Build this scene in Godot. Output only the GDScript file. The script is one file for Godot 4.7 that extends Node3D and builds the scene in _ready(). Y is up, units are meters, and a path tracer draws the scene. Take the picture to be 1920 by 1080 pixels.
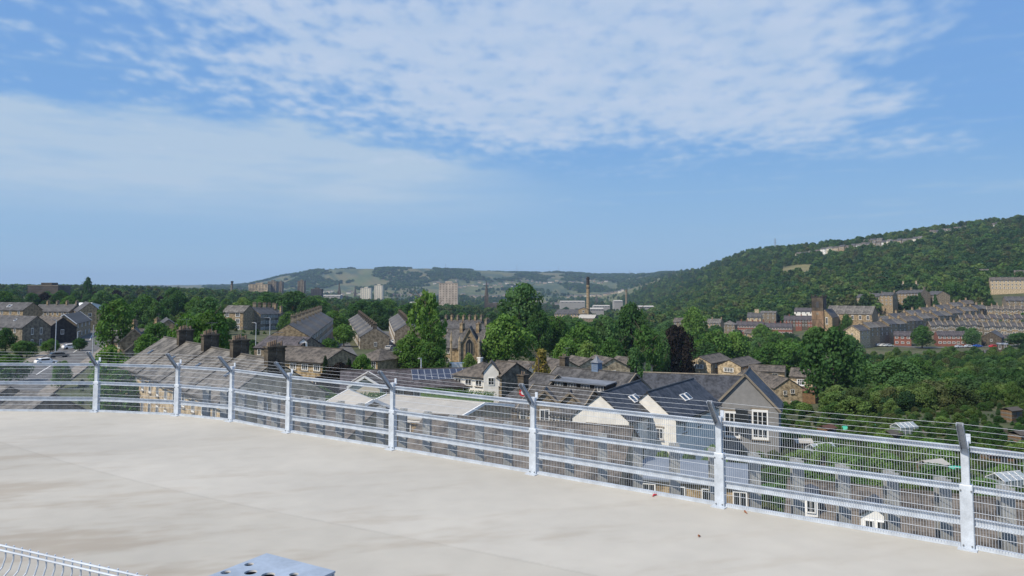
extends Node3D
# A valley town seen from the top deck of a car park.  y is up, the camera looks along -z, depth d = -z.

const F := 1400.0            # focal length in pixels of a 1920 x 1080 frame
const CY := 451.0            # row of the lens axis
const PITCH := 0.06206       # the lens looks up a little
const EYE := 20.0            # height of the eye
const DECK := 16.9           # height of the deck surface
var rng := RandomNumberGenerator.new()
var M := {}
var used := {}
var solid: Array = []        # circles (x, z, r) where no tree may stand
var ntop := 0
var brow_rows: Array = []   # rows of houses along the brow of the hill

# ---------------------------------------------------------------- measuring
func ray(px: float, py: float) -> Vector3:
	var x := (px - 960.0) / F
	var y := (CY - py) / F
	return Vector3(x, y * cos(PITCH) + sin(PITCH), y * sin(PITCH) - cos(PITCH))

func P(px: float, py: float, d: float) -> Vector3:
	var r := ray(px, py)
	return Vector3(0, EYE, 0) + r * (d / -r.z)

func G(px: float, d: float) -> Vector3:      # point on the ground at that depth
	var p := P(px, 620.0, d)
	p.y = H(p.x, p.z)
	return p

# ---------------------------------------------------------------- terrain
var tpx := [-600.0, 0.0, 250.0, 450.0, 530.0, 620.0, 800.0, 1000.0, 1150.0, 1250.0, 1400.0, 1600.0, 1800.0, 2000.0, 2600.0]
var tds := [20.0, 60.0, 100.0, 150.0, 240.0, 400.0, 600.0, 900.0, 1300.0, 1800.0, 2500.0, 3500.0, 4500.0, 6000.0, 9000.0]
var tab := [
	[-18.0, -18.0, -18.0, -18.0, -17.0, -15.0, -13.0, -11.0, -9.0, -8.0, -8.0, -7.0, -5.0, 0.0, 10.0],
	[-18.0, -18.0, -17.8, -17.8, -17.5, -15.0, -13.0, -11.0, -9.0, -8.0, -8.0, -7.0, -5.0, 0.0, 8.0],
	[-18.0, -17.5, -17.0, -17.0, -17.5, -16.0, -14.0, -12.0, -11.0, -11.0, -11.0, -10.0, -8.0, 0.0, 15.0],
	[-17.5, -17.0, -17.0, -17.0, -18.5, -18.5, -18.0, -18.0, -19.0, -20.0, -20.0, -17.0, 8.0, 15.0, 25.0],
	[-17.5, -17.2, -17.0, -17.0, -18.5, -20.0, -20.0, -21.0, -23.0, -25.0, -26.0, -20.0, 62.0, 60.0, 50.0],
	[-17.5, -17.3, -17.2, -17.5, -19.0, -21.0, -22.0, -27.0, -32.0, -36.0, -36.0, 0.0, 104.0, 90.0, 60.0],
	[-18.0, -18.0, -18.0, -18.5, -20.0, -23.0, -27.0, -33.0, -39.0, -43.0, -42.0, 0.0, 108.0, 100.0, 70.0],
	[-18.0, -18.5, -19.5, -20.5, -23.0, -28.0, -33.0, -42.0, -49.0, -53.0, -50.0, -15.0, 70.0, 110.0, 90.0],
	[-18.0, -19.0, -21.0, -23.5, -28.0, -33.0, -37.0, -44.0, -51.0, -54.0, -48.0, -10.0, 62.0, 98.0, 90.0],
	[-18.0, -19.0, -22.0, -25.5, -31.0, -35.0, -38.0, -40.0, -36.0, -18.0, 20.0, 55.0, 78.0, 92.0, 92.0],
	[-18.0, -19.0, -22.5, -28.0, -33.0, -36.0, -34.0, -20.0, 22.0, 76.0, 88.0, 90.0, 90.0, 90.0, 90.0],
	[-18.0, -19.0, -21.0, -25.0, -32.0, -33.0, -20.0, 12.0, 68.0, 94.0, 95.0, 95.0, 95.0, 95.0, 95.0],
	[-18.0, -19.0, -20.5, -23.0, -29.0, -32.0, -14.0, 32.0, 97.0, 104.0, 104.0, 104.0, 100.0, 100.0, 100.0],
	[-18.0, -19.0, -20.0, -22.0, -27.0, -28.0, -5.0, 48.0, 116.0, 120.0, 120.0, 118.0, 110.0, 110.0, 110.0],
	[-18.0, -19.0, -20.0, -21.0, -25.0, -22.0, 5.0, 70.0, 130.0, 135.0, 130.0, 125.0, 120.0, 120.0, 120.0]]
var hill_noise := FastNoiseLite.new()

func cr(a: float, b: float, c: float, d: float, t: float) -> float:
	# cubic through b and c with slopes limited so that it never swings past them
	var m0 := (c - a) * 0.5
	var m1 := (d - b) * 0.5
	var s := c - b
	if (b - a) * s <= 0.0: m0 = 0.0
	if (d - c) * s <= 0.0: m1 = 0.0
	var t2 := t * t
	var t3 := t2 * t
	return b * (2 * t3 - 3 * t2 + 1) + m0 * (t3 - 2 * t2 + t) + c * (3 * t2 - 2 * t3) + m1 * (t3 - t2)

func H(x: float, z: float) -> float:
	var d := maxf(-z, 20.0)
	var px := clampf(960.0 + x / d * F * 1.004, -600.0, 2599.0)
	var i := 0
	while i < 13 and px >= tpx[i + 1]: i += 1
	var j := 0
	while j < 13 and d >= tds[j + 1]: j += 1
	var u: float = (px - tpx[i]) / (tpx[i + 1] - tpx[i])
	var v: float = clampf(log(d / tds[j]) / log(tds[j + 1] / tds[j]), 0.0, 1.0)
	var c := [0.0, 0.0, 0.0, 0.0]
	for k in 4:
		var col: Array = tab[clampi(i + k - 1, 0, 14)]
		c[k] = cr(col[maxi(j - 1, 0)], col[j], col[j + 1], col[mini(j + 2, 14)], v)
	var h := cr(c[0], c[1], c[2], c[3], u)
	var rough := clampf((d - 500.0) / 2500.0, 0.0, 1.0)
	return EYE + h + hill_noise.get_noise_2d(x, z) * 13.0 * rough

# ---------------------------------------------------------------- shapes
func quad(st: SurfaceTool, a: Vector3, b: Vector3, c: Vector3, d: Vector3, uv := []) -> void:
	# a b c d run counter-clockwise seen from outside
	var n := (b - a).cross(d - a)
	if n.length_squared() < 1e-14: n = (c - b).cross(d - b)
	n = n.normalized()
	var v := [a, b, c, d]
	for k in [0, 2, 1, 0, 3, 2]:
		st.set_normal(n)
		if uv: st.set_uv(uv[k])
		st.add_vertex(v[k])

func tri(st: SurfaceTool, a: Vector3, b: Vector3, c: Vector3) -> void:
	var n := (b - a).cross(c - a).normalized()
	for p in [a, c, b]:
		st.set_normal(n)
		st.add_vertex(p)

func begin() -> SurfaceTool:
	var st := SurfaceTool.new()
	st.begin(Mesh.PRIMITIVE_TRIANGLES)
	return st

func hexa(st: SurfaceTool, p: Array) -> void:      # eight corners: bottom 0-3 and top 4-7, both counter-clockwise from above
	quad(st, p[0], p[3], p[2], p[1])
	quad(st, p[4], p[5], p[6], p[7])
	for k in 4:
		var n := (k + 1) % 4
		quad(st, p[k], p[n], p[n + 4], p[k + 4])

func box(st: SurfaceTool, c: Vector3, s: Vector3, b := Basis.IDENTITY) -> void:
	var h := s * 0.5
	var p := []
	for y in [-1, 1]:
		for q in [[-1, 1], [1, 1], [1, -1], [-1, -1]]:
			p.append(c + b * Vector3(q[0] * h.x, y * h.y, q[1] * h.z))
	hexa(st, p)

func bevel_box(st: SurfaceTool, c: Vector3, s: Vector3, e: float) -> void:   # upright box whose four long edges and top edge are chamfered
	var h := s * 0.5
	var ring := func(y: float, ins: float) -> Array:
		var x := h.x - ins
		var z := h.z - ins
		return [Vector3(-x + e, y, z), Vector3(x - e, y, z), Vector3(x, y, z - e), Vector3(x, y, -z + e), Vector3(x - e, y, -z), Vector3(-x + e, y, -z), Vector3(-x, y, -z + e), Vector3(-x, y, z - e)]
	var r0: Array = ring.call(-h.y, 0.0)
	var r1: Array = ring.call(h.y - e, 0.0)
	var r2: Array = ring.call(h.y, e * 0.7)
	for k in 8:
		var n := (k + 1) % 8
		quad(st, c + r0[k], c + r0[n], c + r1[n], c + r1[k])
		quad(st, c + r1[k], c + r1[n], c + r2[n], c + r2[k])
		if k > 0 and k < 7: tri(st, c + r2[0], c + r2[k], c + r2[n])

func tube(st: SurfaceTool, a: Vector3, b: Vector3, r0: float, r1: float, n := 6, caps := true) -> void:
	var w := (b - a).normalized()
	var u := w.cross(Vector3.RIGHT if absf(w.x) < 0.8 else Vector3.UP).normalized()
	var v := w.cross(u)
	for k in n:
		var t0 := TAU * k / n
		var t1 := TAU * (k + 1) / n
		var e0 := u * cos(t0) + v * sin(t0)
		var e1 := u * cos(t1) + v * sin(t1)
		quad(st, a + e0 * r0, a + e1 * r0, b + e1 * r1, b + e0 * r1)
		if caps:
			tri(st, b, b + e0 * r1, b + e1 * r1)
			tri(st, a, a + e1 * r0, a + e0 * r0)

func unit_box() -> Mesh:
	if not M.has("_box"):
		var st := begin()
		box(st, Vector3.ZERO, Vector3.ONE)
		M._box = st.commit()
	return M._box

# ---------------------------------------------------------------- objects
func numbered(called: String) -> String:
	var n: int = used.get(called, -1) + 1
	used[called] = n
	return called if n == 0 else "%s_%03d" % [called, n]

func tag(o: Node, label: String, category: String, group := "") -> void:
	o.set_meta("label", label)
	o.set_meta("category", category)
	if group: o.set_meta("group", group)

func thing(called: String, label: String, category: String, group := "", at := Transform3D.IDENTITY) -> Node3D:
	var o := Node3D.new()
	o.name = numbered(called)
	o.transform = at
	add_child(o)
	tag(o, label, category, group)
	ntop += 1
	return o

func part(called: String, mesh: Mesh, m: Material, parent: Node, t := Transform3D.IDENTITY) -> MeshInstance3D:
	var o := MeshInstance3D.new()
	o.name = called
	o.mesh = mesh
	o.material_override = m
	o.transform = t
	parent.add_child(o, true)
	return o

func done(called: String, st: SurfaceTool, m: Material, parent: Node, t := Transform3D.IDENTITY) -> MeshInstance3D:
	return part(called, st.commit(), m, parent, t)

func boxed(called: String, c: Vector3, s: Vector3, m: Material, parent: Node, b := Basis.IDENTITY) -> MeshInstance3D:
	return part(called, unit_box(), m, parent, Transform3D(b * Basis.from_scale(s), c))

func structure(called: String, st: SurfaceTool, m: Material) -> MeshInstance3D:
	var o := done(called, st, m, self)
	o.set_meta("kind", "structure")
	return o

func nth(k: int) -> String:
	return ["first", "second", "third", "fourth", "fifth", "sixth", "seventh", "eighth", "ninth", "tenth", "eleventh", "twelfth", "thirteenth", "fourteenth", "fifteenth", "sixteenth", "seventeenth", "eighteenth", "nineteenth", "twentieth"][mini(k, 19)]

# ---------------------------------------------------------------- materials
func gray_noise(seed_: int, size: int, freq: float, oct: int) -> Image:
	var n := FastNoiseLite.new()
	n.seed = seed_
	n.noise_type = FastNoiseLite.TYPE_SIMPLEX_SMOOTH
	n.frequency = freq
	n.fractal_octaves = oct
	return n.get_seamless_image(size, size)

func tex_from(size: int, fn: Callable) -> ImageTexture:
	var data := PackedByteArray()
	data.resize(size * size * 3)
	var o := 0
	for y in size:
		for x in size:
			var c: Color = fn.call(x, y)
			data[o] = clampi(int(c.r * 255.0), 0, 255)
			data[o + 1] = clampi(int(c.g * 255.0), 0, 255)
			data[o + 2] = clampi(int(c.b * 255.0), 0, 255)
			o += 3
	return ImageTexture.create_from_image(Image.create_from_data(size, size, false, Image.FORMAT_RGB8, data))

func mat(r: float, g: float, b: float, rough := 0.85, metal := 0.0, tex: Texture2D = null, scale := 1.0, tri_planar := true) -> StandardMaterial3D:
	# r g b are linear base colours
	var m := StandardMaterial3D.new()
	m.albedo_color = Color(r, g, b).linear_to_srgb()
	m.roughness = rough
	m.metallic = metal
	if tex:
		m.albedo_texture = tex
		m.uv1_scale = Vector3.ONE * scale
		m.uv1_triplanar = tri_planar
	return m

func make_materials() -> void:
	var a := gray_noise(3, 256, 0.012, 4)
	var b := gray_noise(8, 256, 0.09, 3)
	var c := gray_noise(21, 256, 0.004, 2)
	var stone := tex_from(256, func(x: int, y: int) -> Color:
		var row := y / 16
		var bx_ := (x + (row % 2) * 14 + row * 5) / 28
		var h := fmod(absf(sin(bx_ * 12.9 + row * 78.2)) * 437.5, 1.0)
		var v := 0.88 + (h - 0.5) * 0.22 + (a.get_pixel(x, y).r - 0.5) * 0.5 + (b.get_pixel(x, y).r - 0.5) * 0.3
		if y % 16 == 0: v *= 0.82
		return Color(v, v * 0.985, v * 0.96))
	var slate := tex_from(256, func(x: int, y: int) -> Color:
		var row := y / 16
		var col := (x + (row % 2) * 8 + row * 3) / 16
		var h := fmod(absf(sin(col * 17.3 + row * 51.7)) * 917.5, 1.0)
		var v := 0.86 + (h - 0.5) * 0.24 + (a.get_pixel(x, y).r - 0.5) * 0.55 + (c.get_pixel(x, y).r - 0.5) * 0.3 + (b.get_pixel(x, y).r - 0.5) * 0.2
		if y % 16 < 2: v *= 0.72
		return Color(v, v, v * 1.0))
	var mottle := tex_from(256, func(x: int, y: int) -> Color:
		var v := 0.9 + (a.get_pixel(x, y).r - 0.5) * 0.35 + (b.get_pixel(x, y).r - 0.5) * 0.25 + (c.get_pixel(x, y).r - 0.5) * 0.2
		return Color(v, v, v))
	var galv := tex_from(256, func(x: int, y: int) -> Color:
		var v := 0.92 + (a.get_pixel(x, y).r - 0.5) * 0.1 + (b.get_pixel(x, y).r - 0.5) * 0.07 + (c.get_pixel(x, y).r - 0.5) * 0.08
		return Color(v, v, v))
	var soft := tex_from(256, func(x: int, y: int) -> Color:
		var v := 0.95 + (a.get_pixel(x, y).r - 0.5) * 0.08 + (b.get_pixel(x, y).r - 0.5) * 0.05 + (c.get_pixel(x, y).r - 0.5) * 0.06
		return Color(v, v * 0.995, v * 0.985))
	M.tex_mottle = mottle
	M.stone = mat(0.36, 0.28, 0.18, 0.9, 0.0, stone, 0.25)
	M.stone_grey = mat(0.25, 0.215, 0.165, 0.9, 0.0, stone, 0.25)
	M.stone_dark = mat(0.105, 0.087, 0.066, 0.9, 0.0, stone, 0.25)
	M.stone_black = mat(0.05, 0.044, 0.04, 0.9, 0.0, stone, 0.25)
	M.stone_pale = mat(0.56, 0.46, 0.32, 0.9, 0.0, stone, 0.25)
	M.stone_gold = mat(0.4, 0.31, 0.19, 0.9, 0.0, stone, 0.3)
	M.brick_red = mat(0.27, 0.105, 0.075, 0.9, 0.0, stone, 0.5)
	M.render_white = mat(0.8, 0.79, 0.76, 0.85, 0.0, soft, 0.3)
	M.render_cream = mat(0.72, 0.66, 0.54, 0.85, 0.0, soft, 0.3)
	M.render_dark = mat(0.25, 0.25, 0.255, 0.85, 0.0, soft, 0.3)
	M.stone_red = mat(0.3, 0.2, 0.125, 0.9, 0.0, stone, 0.25)
	M.render_grey = mat(0.336, 0.328, 0.32, 0.85, 0.0, soft, 0.3)
	M.slate = mat(0.099, 0.096, 0.096, 0.75, 0.0, slate, 0.25, false)
	M.slate_brown = mat(0.139, 0.119, 0.099, 0.85, 0.0, slate, 0.22, false)
	M.slate_light = mat(0.174, 0.162, 0.145, 0.85, 0.0, slate, 0.2, false)
	M.slate_blue = mat(0.06, 0.064, 0.076, 0.6, 0.0, slate, 0.3, false)
	M.slate_purple = mat(0.093, 0.081, 0.087, 0.8, 0.0, slate, 0.3, false)
	M.membrane = mat(0.425, 0.408, 0.374, 0.8, 0.0, soft, 0.2)
	M.membrane_blue = mat(0.195, 0.227, 0.28, 0.6, 0.0, soft, 0.2)
	M.tile_red = mat(0.174, 0.075, 0.046, 0.85, 0.0, slate, 0.4, false)
	M.coping = mat(0.273, 0.234, 0.182, 0.9, 0.0, mottle, 0.8)
	M.clay = mat(0.16, 0.115, 0.085, 0.85)
	M.clay_buff = mat(0.26, 0.2, 0.14, 0.85)
	M.pink = mat(0.56, 0.47, 0.39, 0.85, 0.0, mottle, 0.1)
	M.white = mat(0.8, 0.8, 0.79, 0.5)
	M.gutter = mat(0.05, 0.05, 0.055, 0.5)
	M.glass = mat(0.025, 0.03, 0.035, 0.08)
	M.glass.metallic_specular = 0.6
	M.lead = mat(0.176, 0.195, 0.227, 0.55, 0.0, mottle, 0.5)
	M.blue_paint = mat(0.14, 0.2, 0.3, 0.6)
	M.timber = mat(0.195, 0.117, 0.058, 0.85, 0.0, mottle, 0.8)
	M.timber_orange = mat(0.48, 0.23, 0.075, 0.85, 0.0, mottle, 0.8)
	M.timber_grey = mat(0.169, 0.15, 0.124, 0.9, 0.0, mottle, 0.8)
	M.door = mat(0.06, 0.07, 0.08, 0.6)
	M.asphalt = mat(0.13, 0.127, 0.124, 0.9, 0.0, mottle, 0.15)
	M.pavement = mat(0.273, 0.24, 0.202, 0.9, 0.0, mottle, 0.3)
	M.paint = mat(0.72, 0.72, 0.7, 0.7)
	M.galv = mat(0.6, 0.66, 0.74, 0.5, 0.1, galv, 1.6)
	M.galv_dark = mat(0.42, 0.46, 0.52, 0.5, 0.5, galv, 1.6)
	M.wire = mat(0.46, 0.5, 0.56, 0.6, 0.0)
	M.fin = mat(0.42, 0.43, 0.42, 0.6, 0.1, galv, 1.2)
	M.painted_steel = mat(0.33, 0.4, 0.5, 0.55, 0.0, galv, 1.6)
	M.bolt = mat(0.2, 0.21, 0.22, 0.5, 0.6)
	M.bark = mat(0.09, 0.07, 0.05, 0.95)
	M.solar = mat(0.018, 0.025, 0.055, 0.12)
	M.solar_frame = mat(0.5, 0.52, 0.55, 0.4, 0.5)
	M.tarp = mat(0.03, 0.36, 0.25, 0.6)
	M.blue_plastic = mat(0.03, 0.12, 0.5, 0.5)
	M.soil = mat(0.072, 0.052, 0.036, 0.95, 0.0, mottle, 0.8)
	M.red_sign = mat(0.55, 0.03, 0.04, 0.5)
	M.tyre = mat(0.02, 0.02, 0.02, 0.9)
	M.rust = mat(0.25, 0.1, 0.05, 0.9)
	M.glaze = mat(0.5, 0.56, 0.6, 0.1)
	M.glaze.transparency = BaseMaterial3D.TRANSPARENCY_ALPHA
	M.glaze.albedo_color.a = 0.35
	for k in 6:
		var q: Array = [[0.109, 0.217, 0.05], [0.082, 0.177, 0.043], [0.153, 0.275, 0.065], [0.098, 0.196, 0.071], [0.064, 0.145, 0.043], [0.18, 0.282, 0.079]][k]
		M["leaf%d" % k] = leaf_mat(q[0], q[1], q[2])
	M.leaf_copper = leaf_mat(0.028, 0.022, 0.02)
	M.leaf_gold = leaf_mat(0.3, 0.25, 0.07)
	M.leaf_cypress = leaf_mat(0.025, 0.06, 0.022)
	M.leaf_tint = leaf_mat(1, 1, 1)

func leaf_mat(r: float, g: float, b: float) -> StandardMaterial3D:
	var m := mat(r, g, b, 0.7)
	m.vertex_color_use_as_albedo = true
	m.metallic_specular = 0.25
	m.backlight_enabled = true
	m.backlight = Color(0.88, 0.93, 0.55)
	m.cull_mode = BaseMaterial3D.CULL_DISABLED
	return m

# ---------------------------------------------------------------- sky, sun, camera
func make_sky() -> ImageTexture:
	var w := 3072
	var h := 1536
	var n1 := FastNoiseLite.new(); n1.seed = 11; n1.frequency = 1.0; n1.fractal_octaves = 4; n1.fractal_gain = 0.55
	var n2 := FastNoiseLite.new(); n2.seed = 5; n2.frequency = 1.0; n2.fractal_octaves = 3
	var n3 := FastNoiseLite.new(); n3.seed = 40; n3.frequency = 1.0; n3.fractal_octaves = 5; n3.fractal_gain = 0.6
	var data := PackedByteArray()
	data.resize(w * h * 3)
	var top := Vector3(0.43, 0.6, 0.85)
	var mid := Vector3(0.505, 0.69, 0.885)
	var low := Vector3(0.64, 0.76, 0.86)
	var o := 0
	for j in h:
		var el := (0.5 - (j + 0.5) / h) * PI
		var sy := sin(el)
		var cyl := cos(el)
		var t := clampf(rad_to_deg(el) / 11.0, 0.0, 1.0)
		var t2 := clampf((rad_to_deg(el) - 7.0) / 22.0, 0.0, 1.0)
		var base := low.lerp(mid, t).lerp(top, t2)
		if el < 0.0: base = Vector3(0.5, 0.55, 0.56)
		for i in w:
			var c := base
			if el > 0.004:
				var az := wrapf((float(i) + 0.5) / w * TAU, -PI, PI)
				var dx := sin(az) * cyl
				var dz := cos(az) * cyl           # forward
				var q := 1.0 / (sy + 0.035)
				var X := dx * q
				var Z := dz * q
				# the sheet of small flaked clouds, which covers patches of the sky
				var deg := rad_to_deg(az)
				var eld := rad_to_deg(el)
				var cover := n2.get_noise_2d(X * 0.22 + 3.0, Z * 0.22) * 1.1 - 0.08 + clampf((eld - 26.0) / 60.0, 0.0, 0.2)
				if absf(deg) < 60.0:
					# the sheet over the town: its lower edge sags to the right, its right edge is ragged
					var edge := 8.7 + 4.6 * clampf((-1.0 - deg) / 22.0, 0.0, 1.0) + 0.4 * sin(deg * 0.3)
					var s := clampf((eld - edge + n2.get_noise_2d(X * 0.7, Z * 0.7) * 2.6) / 3.8, -0.4, 1.0)
					var rag := n2.get_noise_2d(X * 1.1 + 9.0, Z) * 5.0
					if deg > 0.0: s = minf(s, clampf((30.5 + rag * 1.3 - deg) / 7.0, -0.45, 1.0))
					else: s = minf(s, clampf((deg + 29.0 + rag - maxf(16.0 - eld, 0.0) * 1.2) / 12.0, 0.05, 1.0))
					var k := clampf((60.0 - absf(deg)) / 16.0, 0.0, 1.0)
					cover = lerpf(cover, s * 0.75 - 0.12, k)
				var fl := n1.get_noise_2d(X * 6.5, Z * 4.6) * 0.95 + n3.get_noise_2d(X * 2.2, Z * 1.8) * 0.6
				var gain := 0.46 if absf(deg) > 60.0 else lerpf(0.85, 0.5, smoothstep(-26.0, 4.0, deg))
				var a := smoothstep(-0.2, 0.85, cover * 1.15 + fl * gain) * 0.84
				a *= clampf((eld - 6.0) / 4.0, 0.0, 1.0)
				# a veil low on the left
				var vb := 8.2 + n2.get_noise_2d(deg * 0.02, eld * 0.05) * 1.5
				var veil := 0.0
				if eld < 17.0 and eld > 2.5:
					var up := 12.5 + n3.get_noise_2d(deg * 0.035, 4.0) * 1.2 - clampf((deg + 16.0) / 20.0, 0.0, 1.0) * 4.2
					veil = smoothstep(3.2, 8.2, eld) * (1.0 - smoothstep(up - 1.2, up + 0.5, eld + n3.get_noise_2d(deg * 0.16, eld * 0.7) * 1.2))
					veil *= 0.86 + 0.55 * n3.get_noise_2d(deg * 0.05 + 5.0, eld * 0.45)
					var mid_ := n2.get_noise_2d(deg * 0.006 + 1.7, 8.0)
					var side := 1.0 - smoothstep(-12.0, 9.0, deg) if absf(deg) < 60.0 else smoothstep(-0.2, 0.3, mid_)
					if deg < -44.0 and deg > -60.0: side = lerpf(1.0, smoothstep(-0.2, 0.3, mid_), (-44.0 - deg) / 16.0)
					veil *= side * 1.0
				var streak := smoothstep(0.15, 0.7, n3.get_noise_2d(deg * 0.07 + 20.0, eld * 0.9)) * 0.3 * smoothstep(2.0, 6.0, eld) * (1.0 - smoothstep(13.0, 20.0, eld))
				var bright := 0.5 + 0.5 * n1.get_noise_2d(X * 3.0 + 7.0, Z * 3.0)
				var white := Vector3(0.73, 0.805, 0.9).lerp(Vector3(0.81, 0.85, 0.92), clampf(bright * 1.2 - 0.1, 0.0, 1.0))
				c = c.lerp(Vector3(0.735, 0.81, 0.885), clampf(maxf(veil, streak), 0.0, 0.85))
				c = c.lerp(white, clampf(a, 0.0, 0.95))
			data[o] = int(clampf(c.x, 0.0, 1.0) * 255.0)
			data[o + 1] = int(clampf(c.y, 0.0, 1.0) * 255.0)
			data[o + 2] = int(clampf(c.z, 0.0, 1.0) * 255.0)
			o += 3
	return ImageTexture.create_from_image(Image.create_from_data(w, h, false, Image.FORMAT_RGB8, data))

func make_light() -> void:
	var cam := Camera3D.new()
	cam.name = "camera"
	cam.projection = Camera3D.PROJECTION_FRUSTUM
	cam.near = 0.1
	cam.far = 16000.0
	cam.size = 1080.0 / F * 0.1
	cam.frustum_offset = Vector2(0, -(540.0 - CY) / F * 0.1)
	cam.position = Vector3(0, EYE, 0)
	cam.rotation.x = PITCH
	cam.current = true
	add_child(cam)
	var e := Environment.new()
	e.background_mode = Environment.BG_SKY
	var s := Sky.new()
	var pm := PanoramaSkyMaterial.new()
	pm.panorama = make_sky()
	s.sky_material = pm
	e.sky = s
	e.tonemap_mode = Environment.TONE_MAPPER_LINEAR
	e.tonemap_exposure = 1.0
	e.sdfgi_enabled = true
	e.ssao_enabled = true
	e.ssil_enabled = true
	e.fog_enabled = true
	e.fog_density = 0.00008
	e.fog_light_color = Color(0.68, 0.79, 0.93)
	var we := WorldEnvironment.new()
	we.name = "world"
	we.environment = e
	add_child(we)
	var sun := DirectionalLight3D.new()
	sun.name = "sun"
	sun.light_energy = 1.6
	sun.light_color = Color(1.0, 0.955, 0.88)
	sun.light_angular_distance = 0.5
	sun.shadow_enabled = true
	var to_sun := Vector3(-0.8, 1.15, 0.6).normalized()
	sun.basis = Basis.looking_at(-to_sun, Vector3.UP)
	add_child(sun)

# ---------------------------------------------------------------- deck and fence
var posts: Array = []        # Vector3 at the foot of each post
func on_deck(px: float, py: float) -> Vector3:
	var r := ray(px, py)
	return Vector3(0, EYE, 0) + r * ((DECK - EYE) / r.y)

func inward(k: int) -> Vector3:
	var a: Vector3 = posts[maxi(k - 1, 0)]
	var b: Vector3 = posts[mini(k + 1, posts.size() - 1)]
	var t := (b - a).normalized()
	return Vector3(-t.z, 0, t.x).normalized()      # towards the deck

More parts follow.
